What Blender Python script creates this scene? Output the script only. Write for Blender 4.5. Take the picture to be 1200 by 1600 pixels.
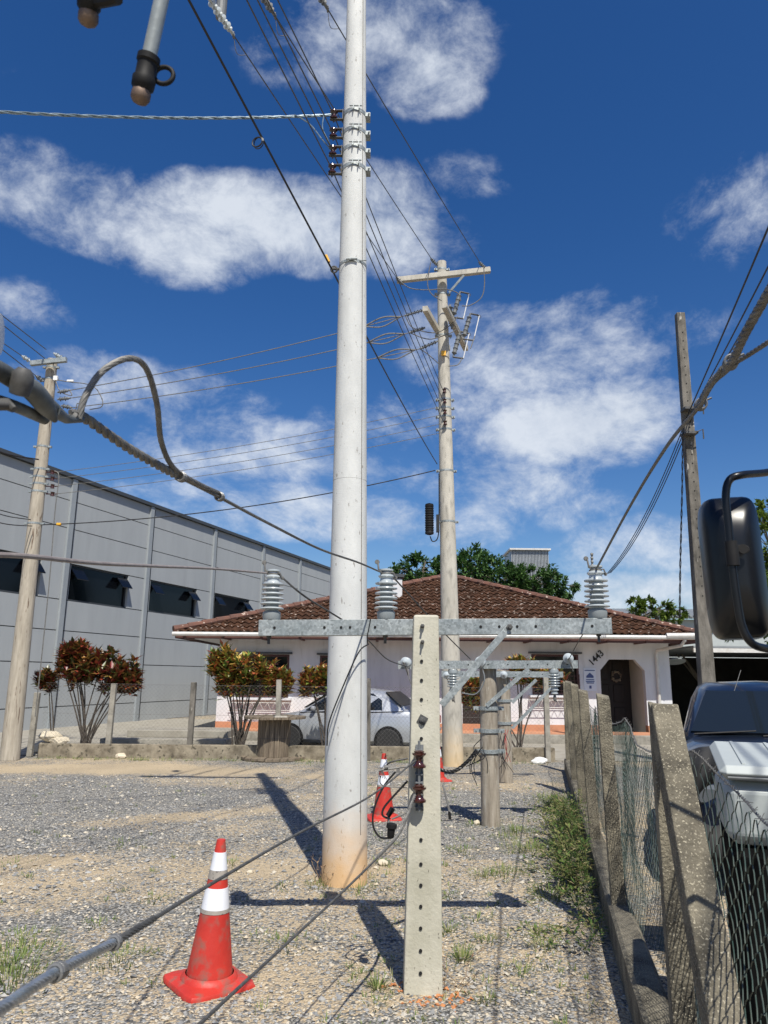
import bpy, math, random
from mathutils import Vector, Matrix, noise
V=Vector; PI=math.pi; rad=math.radians
random.seed(7)
S=bpy.context.scene
for o in list(bpy.data.objects): bpy.data.objects.remove(o)
COL=S.collection
# ---------------- camera
FPX=1155.0; PITCH=rad(12.5); ROLL=rad(.6); EYE=1.68
cam=bpy.data.cameras.new('camera'); co=bpy.data.objects.new('camera',cam); COL.objects.link(co)
cam.sensor_fit='VERTICAL'; cam.sensor_height=36; cam.sensor_width=27; cam.lens=36*FPX/1600
cam.dof.use_dof=True; cam.dof.focus_distance=5.0; cam.dof.aperture_fstop=8.5; cam.clip_start=.03; cam.clip_end=3000
CM=Matrix.Rotation(PI/2+PITCH,3,'X')@Matrix.Rotation(ROLL,3,'Z')
co.matrix_world=Matrix.Translation((0,0,EYE))@CM.to_4x4()
S.camera=co
def ray(u,v): return CM@V(((u-600)/FPX,(800-v)/FPX,-1))
C0=V((0,0,EYE))
def U(u,v,Y):                      # point seen there in the survey photo at world distance Y
    d=ray(u,v); return C0+d*(Y/d.y)
def G(u,v,z=0):
    d=ray(u,v); return C0+d*((z-EYE)/d.z)
# ---------------- world / sun
SUN_EL=54.5; SUN_AZ=(.245,-.97)
w=bpy.data.worlds.new('World'); S.world=w; w.use_nodes=True
nt=w.node_tree; N=nt.nodes; L=nt.links; N.clear()
def nn(t,**k):
    n=N.new(t)
    for a,b in k.items(): setattr(n,a,b)
    return n
def mth(op,a,b=None,clamp=False):
    n=N.new('ShaderNodeMath'); n.operation=op; n.use_clamp=clamp
    for i,x in enumerate((a,b)):
        if x is None: continue
        if hasattr(x,'is_linked'): L.new(x,n.inputs[i])
        else: n.inputs[i].default_value=x
    return n.outputs[0]
sky=nn('ShaderNodeTexSky',sky_type='NISHITA'); sky.sun_disc=False
sky.sun_elevation=rad(SUN_EL); sky.sun_rotation=math.atan2(SUN_AZ[0],SUN_AZ[1])
sky.altitude=100; sky.air_density=1.0; sky.dust_density=.9; sky.ozone_density=3.0
hs=nn('ShaderNodeHueSaturation'); hs.inputs['Hue'].default_value=.510; hs.inputs['Saturation'].default_value=1.34; hs.inputs['Value'].default_value=1.14
L.new(sky.outputs[0],hs.inputs['Color'])
bg=nn('ShaderNodeBackground'); L.new(hs.outputs[0],bg.inputs[0]); bg.inputs[1].default_value=.080
tc=nn('ShaderNodeTexCoord'); sep=nn('ShaderNodeSeparateXYZ'); L.new(tc.outputs['Generated'],sep.inputs[0])
az=mth('ARCTAN2',sep.outputs[0],sep.outputs[1]); el=mth('ARCSINE',sep.outputs[2])
nz=nn('ShaderNodeTexNoise'); nz.inputs['Scale'].default_value=3.2; nz.inputs['Detail'].default_value=4
mp=nn('ShaderNodeMapping'); mp.inputs['Scale'].default_value=(.95,.95,1.35); mp.inputs['Rotation'].default_value=(0,.15,0); mp.inputs['Location'].default_value=(3.1,1.7,.4)
L.new(tc.outputs['Generated'],mp.inputs[0]); L.new(mp.outputs[0],nz.inputs['Vector'])
vm=nn('ShaderNodeVectorMath',operation='MULTIPLY_ADD'); L.new(nz.outputs['Color'],vm.inputs[0]); vm.inputs[1].default_value=(.13,.13,.13); L.new(mp.outputs[0],vm.inputs[2])
n2=nn('ShaderNodeTexNoise'); n2.inputs['Scale'].default_value=11.0; n2.inputs['Detail'].default_value=10; n2.inputs['Roughness'].default_value=.67; L.new(vm.outputs[0],n2.inputs['Vector'])
n3=nn('ShaderNodeTexNoise'); n3.inputs['Scale'].default_value=1.6; n3.inputs['Detail'].default_value=3; L.new(mp.outputs[0],n3.inputs['Vector'])
sepn=nn('ShaderNodeSeparateXYZ'); L.new(nz.outputs['Color'],sepn.inputs[0])
azw=mth('ADD',az,mth('MULTIPLY',mth('SUBTRACT',sepn.outputs[0],.5),.20))
elw=mth('ADD',el,mth('MULTIPLY',mth('SUBTRACT',sepn.outputs[1],.5),.14))
CL=[(470,372,230,80,1.05),(140,320,210,70,.66),(250,385,160,55,.72),(60,285,110,45,.55),(610,350,110,95,1.0),(330,400,120,60,.95),(610,40,170,95,.72),(680,100,80,70,.85),(440,60,60,60,.4),
(900,675,150,62,1.25),(990,650,100,60,1.1),(850,570,190,85,.68),(790,745,140,50,.75),(230,600,190,45,.62),(330,660,230,35,.6),(850,500,200,40,.55),(760,640,90,80,.6),(55,480,90,35,.38),(420,715,210,50,.68),
(470,800,210,40,.8),(300,800,160,30,.6),(880,790,120,30,.5),(980,850,180,45,.6),(1160,340,130,70,.6),(745,260,70,50,.42),(960,925,260,40,.85),(700,800,110,40,.5),(1050,500,130,40,.45),(600,640,120,50,.45),(20,90,60,50,.2)]
mask=None
for (u,v,a,b,s) in CL:
    d=ray(u,v).normalized(); a0=math.atan2(d.x,d.y); e0=math.asin(d.z)
    d1=ray(u+a,v).normalized(); d2=ray(u,v-b).normalized()
    wa=abs(math.atan2(d1.x,d1.y)-a0); we=abs(math.asin(d2.z)-e0)
    x=mth('POWER',mth('ABSOLUTE',mth('DIVIDE',mth('SUBTRACT',azw,a0),wa)),2.0); y=mth('POWER',mth('ABSOLUTE',mth('DIVIDE',mth('SUBTRACT',elw,e0),we)),2.0)
    r=mth('SUBTRACT',1.0,mth('MULTIPLY',mth('ADD',x,y),.5),True)
    r=mth('MULTIPLY',r,s)
    mask=r if mask is None else mth('MAXIMUM',mask,r)
# clouds outside the pictured part of the sky
back=mth('MULTIPLY',mth('GREATER_THAN',mth('ABSOLUTE',az),.75),mth('MULTIPLY',n3.outputs[0],.2))
mask=mth('MAXIMUM',mask,back)
dens=mth('ADD',mask,mth('MULTIPLY',mth('SUBTRACT',n2.outputs[0],.5),2.1))
dens=mth('MULTIPLY',dens,mth('MINIMUM',mth('MULTIPLY',mask,3.0),1.0))
mr=nn('ShaderNodeMapRange'); mr.interpolation_type='SMOOTHSTEP'; mr.inputs[1].default_value=.15; mr.inputs[2].default_value=1.18; L.new(dens,mr.inputs[0]); mr.inputs[4].default_value=.88
cr=nn('ShaderNodeValToRGB'); L.new(n2.outputs[0],cr.inputs[0])
cr.color_ramp.elements[0].position=.3; cr.color_ramp.elements[0].color=(.50,.57,.68,1)
cr.color_ramp.elements[1].position=.62; cr.color_ramp.elements[1].color=(.74,.79,.86,1)
bc=nn('ShaderNodeBackground'); L.new(cr.outputs[0],bc.inputs[0]); bc.inputs[1].default_value=.90
mx=nn('ShaderNodeMixShader'); L.new(mr.outputs[0],mx.inputs[0]); L.new(bg.outputs[0],mx.inputs[1]); L.new(bc.outputs[0],mx.inputs[2])
wo=nn('ShaderNodeOutputWorld'); L.new(mx.outputs[0],wo.inputs[0])
sl=bpy.data.lights.new('sun','SUN'); sl.energy=5.0; sl.angle=rad(.5); sl.color=(1,.95,.86)
so=bpy.data.objects.new('sun',sl); COL.objects.link(so)
ce=math.cos(rad(SUN_EL)); sd=V((-SUN_AZ[0]*ce,-SUN_AZ[1]*ce,-math.sin(rad(SUN_EL))))
so.rotation_euler=sd.to_track_quat('-Z','Y').to_euler(); so.location=(10,-20,30)
S.view_settings.view_transform='Standard'; S.view_settings.look='None'; S.view_settings.exposure=.24; S.view_settings.gamma=1
# ---------------- materials
def mat(name,c1,c2=None,scale=5,rough=.7,metal=0,bump=0,bscale=60,c3=None,s3=80,t3=.62,vec=(1,1,1),coat=0,spec=.5,lo=.35,hi=.65,detail=6,extra=None,soft=.06):
    m=bpy.data.materials.new(name); m.use_nodes=True; t=m.node_tree; n=t.nodes; l=t.links
    b=n['Principled BSDF']; b.inputs['Roughness'].default_value=rough; b.inputs['Metallic'].default_value=metal
    b.inputs['Coat Weight'].default_value=coat; b.inputs['Specular IOR Level'].default_value=spec
    b.inputs['Base Color'].default_value=(*c1,1)
    tcn=n.new('ShaderNodeTexCoord'); mpn=n.new('ShaderNodeMapping'); l.new(tcn.outputs['Object'],mpn.inputs[0]); mpn.inputs['Scale'].default_value=vec
    out=None
    if c2:
        a=n.new('ShaderNodeTexNoise'); a.inputs['Scale'].default_value=scale; a.inputs['Detail'].default_value=detail; a.inputs['Roughness'].default_value=.65; l.new(mpn.outputs[0],a.inputs[0])
        r=n.new('ShaderNodeValToRGB'); r.color_ramp.elements[0].position=lo; r.color_ramp.elements[1].position=hi
        r.color_ramp.elements[0].color=(*c1,1); r.color_ramp.elements[1].color=(*c2,1); l.new(a.outputs[0],r.inputs[0]); out=r.outputs[0]
    if c3:
        a=n.new('ShaderNodeTexNoise'); a.inputs['Scale'].default_value=s3; a.inputs['Detail'].default_value=3; l.new(mpn.outputs[0],a.inputs[0])
        r=n.new('ShaderNodeMapRange'); r.inputs[1].default_value=t3; r.inputs[2].default_value=t3+soft; l.new(a.outputs[0],r.inputs[0])
        x=n.new('ShaderNodeMixRGB'); l.new(r.outputs[0],x.inputs[0]); x.inputs[1].default_value=(*c1,1)
        if out: l.new(out,x.inputs[1])
        x.inputs[2].default_value=(*c3,1); out=x.outputs[0]
    if extra: out=extra(t,out,tcn)
    if out: l.new(out,b.inputs['Base Color'])
    if bump:
        a=n.new('ShaderNodeTexNoise'); a.inputs['Scale'].default_value=bscale; a.inputs['Detail'].default_value=5; l.new(tcn.outputs['Object'],a.inputs[0])
        bb=n.new('ShaderNodeBump'); bb.inputs['Strength'].default_value=bump; bb.inputs['Distance'].default_value=.01; l.new(a.outputs[0],bb.inputs['Height']); l.new(bb.outputs[0],b.inputs['Normal'])
    return m
def island(name,cols,rough=.6,trans=0,spec=.4):
    m=bpy.data.materials.new(name); m.use_nodes=True; t=m.node_tree; n=t.nodes; l=t.links; b=n['Principled BSDF']
    b.inputs['Roughness'].default_value=rough; b.inputs['Specular IOR Level'].default_value=spec
    g=n.new('ShaderNodeNewGeometry'); r=n.new('ShaderNodeValToRGB'); e=r.color_ramp.elements
    e[0].color=(*cols[0],1); e[0].position=0
    e[1].color=(*cols[-1],1); e[1].position=1
    for i,c in enumerate(cols[1:-1]): x=e.new((i+1)/(len(cols)-1)); x.color=(*c,1)
    l.new(g.outputs['Random Per Island'],r.inputs[0]); l.new(r.outputs[0],b.inputs['Base Color'])
    if trans:
        tr=n.new('ShaderNodeBsdfTranslucent'); l.new(r.outputs[0],tr.inputs[0]); mxx=n.new('ShaderNodeMixShader'); mxx.inputs[0].default_value=trans
        l.new(b.outputs[0],mxx.inputs[1]); l.new(tr.outputs[0],mxx.inputs[2]); l.new(mxx.outputs[0],n['Material Output'].inputs[0])
    return m
def stain(z0,z1,col,amt):
    def f(t,out,tcn):
        n=t.nodes; l=t.links; s=n.new('ShaderNodeSeparateXYZ'); l.new(tcn.outputs['Object'],s.inputs[0])
        a=n.new('ShaderNodeTexNoise'); a.inputs['Scale'].default_value=7; a.inputs['Detail'].default_value=5; l.new(tcn.outputs['Object'],a.inputs[0])
        q=n.new('ShaderNodeMath'); q.operation='MULTIPLY_ADD'; l.new(a.outputs[0],q.inputs[0]); q.inputs[1].default_value=.5*(z1-z0)+.15; l.new(s.outputs[2],q.inputs[2])
        r=n.new('ShaderNodeMapRange'); r.inputs[1].default_value=z0+.2; r.inputs[2].default_value=z1+.25; r.inputs[3].default_value=amt; r.inputs[4].default_value=0; l.new(q.outputs[0],r.inputs[0])
        x=n.new('ShaderNodeMixRGB'); l.new(r.outputs[0],x.inputs[0]); l.new(out,x.inputs[1]); x.inputs[2].default_value=(*col,1); return x.outputs[0]
    return f
def spangle(t,out,tcn):
    n=t.nodes; l=t.links; v=n.new('ShaderNodeTexVoronoi'); v.inputs['Scale'].default_value=75; l.new(tcn.outputs['Object'],v.inputs[0])
    x=n.new('ShaderNodeMixRGB'); x.blend_type='OVERLAY'; x.inputs[0].default_value=.35; l.new(out,x.inputs[1]); b=n.new('ShaderNodeRGBToBW'); l.new(v.outputs['Color'],b.inputs[0]); l.new(b.outputs[0],x.inputs[2]); return x.outputs[0]
M=dict(
 pole=mat('pole_concrete',(.49,.50,.485),(.60,.61,.59),4,.8,bump=.25,bscale=90,c3=(.30,.29,.27),s3=34,t3=.655,vec=(1,1,.45),extra=stain(.10,.60,(.62,.36,.13),.8)),
 pole2=mat('weathered_concrete',(.36,.34,.29),(.52,.49,.42),3,.85,bump=.3,bscale=60,c3=(.22,.21,.18),s3=14,t3=.52,soft=.3,vec=(1,1,.3),extra=stain(.1,.8,(.60,.42,.20),.7)),
 wood=mat('old_pole_wood',(.29,.255,.20),(.43,.385,.31),6,.85,bump=.35,bscale=30,c3=(.14,.10,.07),s3=9,t3=.62,vec=(3,3,.35)),
 grey_wood=mat('grey_pole_wood',(.20,.17,.13),(.36,.32,.26),6,.9,bump=.4,bscale=40,c3=(.42,.40,.34),s3=14,t3=.62,vec=(3,3,.4)),
 mossy=mat('mossy_concrete',(.048,.043,.032),(.225,.20,.145),4.5,.95,bump=1.0,bscale=80,c3=(.36,.325,.24),s3=150,t3=.59,detail=12),
 back_wall=mat('stained_wall',(.12,.10,.07),(.30,.26,.19),5,.95,bump=.5,bscale=40,c3=(.08,.07,.05),s3=12,t3=.6),
 dark_conc=mat('dark_concrete',(.065,.06,.05),(.19,.175,.15),7,.95,bump=.6,bscale=60,c3=(.45,.43,.38),s3=9,t3=.66,vec=(1,1,.3)),
 post=mat('new_concrete',(.38,.365,.285),(.53,.51,.42),4,.85,bump=.3,bscale=55,c3=(.14,.13,.10),s3=52,t3=.675,detail=9,vec=(1,1,.6)),
 steel=mat('galvanised_steel',(.22,.25,.255),(.34,.37,.37),9,.5,.3,c3=(.24,.26,.27),s3=5,t3=.66,extra=spangle),
 wire=mat('aluminium_wire',(.11,.107,.10),(.20,.195,.18),30,.6,.25),
 dwire=mat('dull_wire',(.055,.055,.055),(.11,.11,.105),30,.65,.2),
 black=mat('black_rubber',(.010,.010,.011),(.018,.018,.018),20,.6,spec=.2),
 chassis=mat('black_chassis',(.004,.004,.004),(.008,.008,.008),20,.9,spec=.05),
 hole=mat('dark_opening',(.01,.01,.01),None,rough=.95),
 porc=mat('grey_porcelain',(.44,.48,.49),(.38,.42,.43),5,.25,spec=.6,coat=.4),
 porcd=mat('dark_grey_porcelain',(.22,.25,.26),(.28,.31,.32),5,.3),
 brown=mat('brown_porcelain',(.035,.010,.008),(.055,.016,.012),6,.15,coat=.6),
 poly=mat('grey_polymer',(.11,.12,.125),(.17,.18,.185),12,.6),
 white=mat('white_plastic',(.74,.74,.72),None,rough=.35),
 wpaint=mat('white_wall_paint',(.58,.585,.60),(.66,.665,.675),1.5,.85,bump=.1,bscale=30,c3=(.46,.455,.44),s3=2.6,t3=.58,soft=.25,vec=(2.2,2.2,.5)),
 orange=mat('terracotta_paint',(.42,.19,.10),(.48,.23,.13),3,.8),
 cream=mat('cream_wall',(.62,.56,.45),(.66,.60,.50),3,.85),
 conc=mat('grey_concrete',(.20,.185,.155),(.34,.32,.27),6,.9,bump=.4,bscale=40,c3=(.20,.19,.16),s3=12,t3=.62),
 panel=mat('grey_panel_paint',(.325,.345,.352),(.355,.375,.38),1.6,.8,bump=.05,bscale=20,c3=(.295,.31,.316),s3=2.2,t3=.55,soft=.3,vec=(1,1,.16),detail=9),
 pil=mat('grey_steel_column',(.26,.285,.30),(.29,.315,.33),2,.6),
 flash=mat('dark_flashing',(.05,.055,.06),None,rough=.5),
 joint=mat('dark_joint',(.03,.03,.035),None,rough=.9),
 glass=mat('dark_glass',(.004,.005,.007),None,rough=.12,spec=.25),
 frame_brown=mat('dark_brown_frame',(.07,.025,.02),(.09,.035,.03),8,.6),
 door=mat('dark_wood_door',(.010,.006,.005),(.020,.012,.009),8,.6,vec=(1,1,.2)),
 rtile=mat('old_roof_tile',(.034,.020,.014),(.088,.044,.027),3.5,1.0,spec=.05,bump=.4,bscale=30,c3=(.40,.33,.28),s3=8.5,t3=.625),
 ridge=mat('ridge_tile',(.17,.075,.05),(.09,.05,.04),4,.9,c3=(.5,.4,.33),s3=9,t3=.62),
 gut=mat('gutter_white',(.62,.62,.60),(.50,.48,.44),6,.5),
 trunk=mat('bark',(.10,.085,.065),(.16,.14,.11),20,.95,bump=.5,bscale=60),
 dtrunk=mat('dark_bark',(.05,.04,.033),(.09,.075,.06),20,.95),
 leaf=island('tree_leaf',[(.022,.055,.014),(.04,.10,.024),(.065,.14,.033),(.10,.18,.045)],.55,.25),
 yleaf=island('yellow_green_leaf',[(.06,.11,.015),(.10,.16,.02),(.16,.22,.03),(.05,.09,.015)],.55,.3),
 crot_red=island('croton_leaf_red',[(.11,.02,.02),(.22,.03,.028),(.05,.075,.02),(.34,.06,.035),(.08,.10,.03),(.45,.24,.06),(.12,.025,.025),(.12,.15,.035),(.03,.04,.015)],.35,.15),
 crot_mix=island('croton_leaf_mixed',[(.06,.10,.02),(.13,.19,.035),(.20,.26,.05),(.38,.30,.06),(.50,.20,.06),(.22,.035,.025),(.06,.09,.022),(.52,.36,.09),(.12,.025,.02),(.42,.12,.05)],.35,.15),
 crown_weed=island('weed_leaf',[(.05,.095,.02),(.08,.15,.03),(.15,.21,.05),(.30,.26,.11),(.06,.11,.025),(.34,.28,.15)],.6,.3),
 grass=island('grass_blade',[(.10,.18,.035),(.18,.24,.06),(.28,.29,.12),(.09,.16,.03),(.36,.33,.18)],.7,.3),
 dry=island('dry_stalk',[(.30,.20,.11),(.20,.12,.07),(.38,.28,.16)],.9),
 peb=island('pebble',[(.14,.142,.14),(.23,.235,.235),(.36,.355,.34),(.48,.44,.36),(.56,.48,.35),(.27,.27,.265),(.18,.185,.19)],.9),
 stone=island('rock',[(.55,.47,.34),(.48,.42,.32),(.60,.53,.40)],.9),
 brick=island('brick_bit',[(.42,.17,.07),(.50,.22,.09),(.36,.15,.06)],.95),
 red=mat('cone_orange',(.42,.030,.022),(.55,.045,.03),4,.5,bump=.2,bscale=20,c3=(.22,.11,.085),s3=17,t3=.50,soft=.26,spec=.35,detail=10),
 reflect=mat('reflective_white',(.74,.76,.80),(.66,.68,.72),3,.35,c3=(.5,.48,.46),s3=18,t3=.68),
 grime=mat('grimy_band',(.26,.24,.21),(.34,.31,.27),18,.85,c3=(.14,.13,.12),s3=30,t3=.6),
 spool=mat('spool_wood',(.11,.085,.06),(.23,.185,.13),7,.9,bump=.4,bscale=25,vec=(5,5,.35),c3=(.09,.07,.05),s3=9,t3=.64),
 silver=mat('silver_car_paint',(.50,.52,.54),None,rough=.35,metal=.5,coat=.5),
 navy=mat('dark_blue_car_paint',(.006,.010,.022),None,rough=.3,coat=.5),
 carglass=mat('car_glass',(.010,.014,.018),None,rough=.05,spec=.7),
 tyre=mat('tyre',(.02,.02,.02),(.03,.03,.03),20,.85),
 rim=mat('wheel_rim',(.45,.46,.47),None,rough=.35,metal=.6),
 lens=mat('lamp_lens',(.10,.11,.12),None,rough=.15),
 tail=mat('tail_lens',(.25,.01,.01),None,rough=.2),
 boxg=mat('pale_grey_box',(.36,.395,.39),(.41,.445,.435),3,.5,bump=.06,bscale=30,c3=(.42,.45,.45),s3=9,t3=.66),
 mirror=mat('black_mirror_shell',(.004,.005,.007),(.007,.008,.010),6,.32,coat=.08,spec=.35),
 yellow=mat('yellow_plastic',(.75,.40,.03),None,rough=.5),
 redwire=mat('red_wire',(.35,.03,.03),None,rough=.5),
 bluewire=mat('blue_wire',(.10,.16,.22),(.30,.38,.42),14,.4,.2),
 green=mat('green_coated_wire',(.025,.055,.045),(.075,.09,.075),18,.5,.1),
 blackwire=mat('black_cable',(.012,.012,.012),None,rough=.45),
 corr=mat('corrugated_metal',(.30,.32,.33),(.38,.40,.41),3,.45,.4),
 corrd=mat('grey_roof_sheet',(.20,.22,.23),(.26,.28,.29),2,.6),
 paper=mat('poster_paper',(.62,.66,.72),None,rough=.6),
 ink=mat('poster_ink',(.06,.09,.22),None,rough=.7),
 num=mat('number_black',(.015,.015,.015),None,rough=.6),
 brass=mat('copper_tip',(.10,.06,.045),(.22,.16,.12),12,.6,.5),
 glassfibre=mat('grey_tube',(.26,.29,.29),(.33,.36,.36),10,.45,.2,bump=.1),
 pave=mat('paving_concrete',(.24,.22,.18),(.33,.31,.26),3,.9,bump=.2),
 trim=mat('binding_wire',(.17,.17,.165),None,rough=.45,metal=.4),
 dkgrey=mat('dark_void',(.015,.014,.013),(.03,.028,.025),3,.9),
)
# ---------------- mesh helpers
ORG={}
def frame_of(d):
    d=V(d).normalized(); a=V((0,0,1)) if abs(d.z)<.95 else V((1,0,0))
    x=d.cross(a).normalized(); y=d.cross(x).normalized()   # x,y perpendicular to d
    return x,y,d
class MB:
    def __init__(s): s.v=[]; s.f=[]
    def add(s,vs,fs):
        o=len(s.v); s.v+=[V(p) for p in vs]; s.f+=[tuple(i+o for i in f) for f in fs]; return s
    def box(s,c,size,rot=None,bev=0):
        c=V(c); x,y,z=[k/2 for k in size]
        if bev:
            b=min(bev,x*.9,y*.9,z*.9); vs=[];  R=rot or Matrix.Identity(3)
            # chamfered vertical + horizontal edges: 24 verts
            for sx in (-1,1):
                for sy in (-1,1):
                    for sz in (-1,1):
                        vs+=[(sx*x,sy*(y-b),sz*(z-b)),(sx*(x-b),sy*y,sz*(z-b)),(sx*(x-b),sy*(y-b),sz*z)]
            def I(sx,sy,sz,k): return ((sx>0)*4+(sy>0)*2+(sz>0))*3+k
            fs=[]
            for q in (-1,1):
                fs.append([I(q,-1,-1,0),I(q,1,-1,0),I(q,1,1,0),I(q,-1,1,0)][::q]); fs.append([I(-1,q,-1,1),I(1,q,-1,1),I(1,q,1,1),I(-1,q,1,1)][::-q]); fs.append([I(-1,-1,q,2),I(1,-1,q,2),I(1,1,q,2),I(-1,1,q,2)][::q])
            for a in (-1,1):
                for b2 in (-1,1):
                    fs.append([I(a,b2,-1,0),I(a,b2,-1,1),I(a,b2,1,1),I(a,b2,1,0)][::a*b2]); fs.append([I(a,-1,b2,0),I(a,1,b2,0),I(a,1,b2,2),I(a,-1,b2,2)][::a*b2]); fs.append([I(-1,a,b2,1),I(-1,a,b2,2),I(1,a,b2,2),I(1,a,b2,1)][::a*b2])
                    for c2 in (-1,1): fs.append([I(a,b2,c2,0),I(a,b2,c2,1),I(a,b2,c2,2)][::a*b2*c2])
            return s.add([c+R@V(p) for p in vs],fs)
        vs=[V((i*x,j*y,k*z)) for i in (-1,1) for j in (-1,1) for k in (-1,1)]
        if rot: vs=[rot@p for p in vs]
        return s.add([c+p for p in vs],[(0,1,3,2),(4,6,7,5),(0,4,5,1),(2,3,7,6),(0,2,6,4),(1,5,7,3)])
    def beam(s,a,b,wd,th,up=(0,0,1),bev=0):
        a=V(a); b=V(b); d=(b-a); l=d.length; d.normalize(); u=V(up); x=d.cross(u).normalized(); u=x.cross(d)
        R=Matrix((d,x,u)).transposed(); return s.box((a+b)/2,(l,wd,th),R,bev)
    def tube(s,pts,r,n=8,cap=True):
        pts=[V(p) for p in pts]; m=len(pts); rs=r if isinstance(r,(list,tuple)) else [r]*m
        vs=[]; fs=[]; px=None
        for i,p in enumerate(pts):
            d=(pts[min(i+1,m-1)]-pts[max(i-1,0)])
            if d.length<1e-9: d=V((0,0,1))
            d.normalize()
            if px is None: x,y,_=frame_of(d)
            else:
                x=(px-d*px.dot(d)); x=x.normalized() if x.length>1e-6 else frame_of(d)[0]; y=d.cross(x)
            px=x
            for k in range(n):
                a=2*PI*k/n; vs.append(p+(x*math.cos(a)+y*math.sin(a))*rs[i])
        for i in range(m-1):
            for k in range(n):
                k2=(k+1)%n; fs.append((i*n+k,i*n+k2,(i+1)*n+k2,(i+1)*n+k))
        if cap: fs+= [tuple(range(n))[::-1],tuple((m-1)*n+k for k in range(n))]
        return s.add(vs,fs)
    def lathe(s,prof,o,axis=(0,0,1),n=24):
        o=V(o); x,y,d=frame_of(axis); vs=[];fs=[]; m=len(prof)
        for r,z in prof:
            for k in range(n):
                a=2*PI*k/n; vs.append(o+d*z+(x*math.cos(a)+y*math.sin(a))*max(r,1e-4))
        for i in range(m-1):
            for k in range(n):
                k2=(k+1)%n; fs.append((i*n+k2,i*n+k,(i+1)*n+k,(i+1)*n+k2))
        fs+=[tuple(range(n)),tuple((m-1)*n+k for k in range(n))[::-1]]
        return s.add(vs,fs)
    def poly(s,pts,ext):               # planar polygon extruded by vector
        n=len(pts); e=V(ext); vs=[V(p) for p in pts]+[V(p)+e for p in pts]
        fs=[tuple(range(n))[::-1],tuple(range(n,2*n))]+[(i,(i+1)%n,(i+1)%n+n,i+n) for i in range(n)]
        return s.add(vs,fs)
    def torus(s,c,axis,R,r,n=20,m=8,sq=1):
        x,y,d=frame_of(axis); c=V(c); s.tube([c+(x*math.cos(2*PI*i/n)+y*math.sin(2*PI*i/n)*sq)*R for i in range(n+1)],r,m,False); return s
    def build(s,name,m,parent=None,smooth=False,sub=0,bevel=0):
        me=bpy.data.meshes.new(name); o0=ORG.get(parent.name,V((0,0,0))) if parent else V((0,0,0))
        me.from_pydata([tuple(p-o0) for p in s.v],[],s.f); me.materials.append(m); me.validate(); 
        if smooth:
            for p in me.polygons: p.use_smooth=True
            try: me.set_sharp_from_angle(angle=rad(38))
            except Exception: pass
        ob=bpy.data.objects.new(name,me); COL.objects.link(ob)
        if parent: ob.parent=parent; ORG[ob.name]=o0
        if bevel:
            md=ob.modifiers.new('b','BEVEL'); md.width=bevel; md.segments=2; md.limit_method='ANGLE'
        if sub:
            md=ob.modifiers.new('s','SUBSURF'); md.levels=sub; md.render_levels=sub
        return ob
def tag(o,label=None,cat=None,group=None,kind=None):
    if label: o['label']=label
    if cat: o['category']=cat
    if group: o['group']=group
    if kind: o['kind']=kind
    return o
def thing(name,label,cat,loc=(0,0,0),group=None):
    o=bpy.data.objects.new(name,None); COL.objects.link(o); o.location=loc; o.empty_display_size=.1; ORG[o.name]=V(loc)
    return tag(o,label,cat,group)
def copy_tree(o,parent=None):
    c=o.copy(); COL.objects.link(c)
    if parent: c.parent=parent
    for ch in list(o.children): copy_tree(ch,c)
    return c
def struct(mb,name,m,**k): o=mb.build(name,m,**k); o['kind']='structure'; return o
def spline(pts,n=8):
    pts=[V(p) for p in pts]; P=[pts[0]*2-pts[1]]+pts+[pts[-1]*2-pts[-2]]; out=[]
    for i in range(1,len(P)-2):
        a,b,c,d=P[i-1:i+3]
        for k in range(n):
            t=k/n; out.append(.5*((2*b)+(c-a)*t+(2*a-5*b+4*c-d)*t*t+(3*b-a-3*c+d)*t**3))
    out.append(pts[-1]); return out
def sagline(a,b,s,n=14):
    a=V(a); b=V(b); return [a.lerp(b,i/n)-V((0,0,4*s*(i/n)*(1-i/n))) for i in range(n+1)]
def resample(pts,step):
    out=[pts[0]]; acc=0
    for a,b in zip(pts,pts[1:]):
        l=(b-a).length; t=step-acc
        while t<=l: out.append(a.lerp(b,t/l)); t+=step
        acc=(acc+l)%step if l else acc
    out.append(pts[-1]); return out
def strands(mb,pts,R,r,k,pitch,n=5,step=None):
    pts=resample([V(p) for p in pts],step or pitch/9); s=0; fr=[]; px=None
    for i,p in enumerate(pts):
        d=(pts[min(i+1,len(pts)-1)]-pts[max(i-1,0)]).normalized()
        if px is None: x=frame_of(d)[0]
        else: x=(px-d*px.dot(d)).normalized()
        px=x; fr.append((p,x,d.cross(x)))
        if i: s+=(p-pts[i-1]).length
        fr[-1]+=(s,)
    for q in range(k):
        mb.tube([p+(x*math.cos(2*PI*(q/k+s/pitch))+y*math.sin(2*PI*(q/k+s/pitch)))*R for p,x,y,s in fr],r,n)
    return mb
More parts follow.
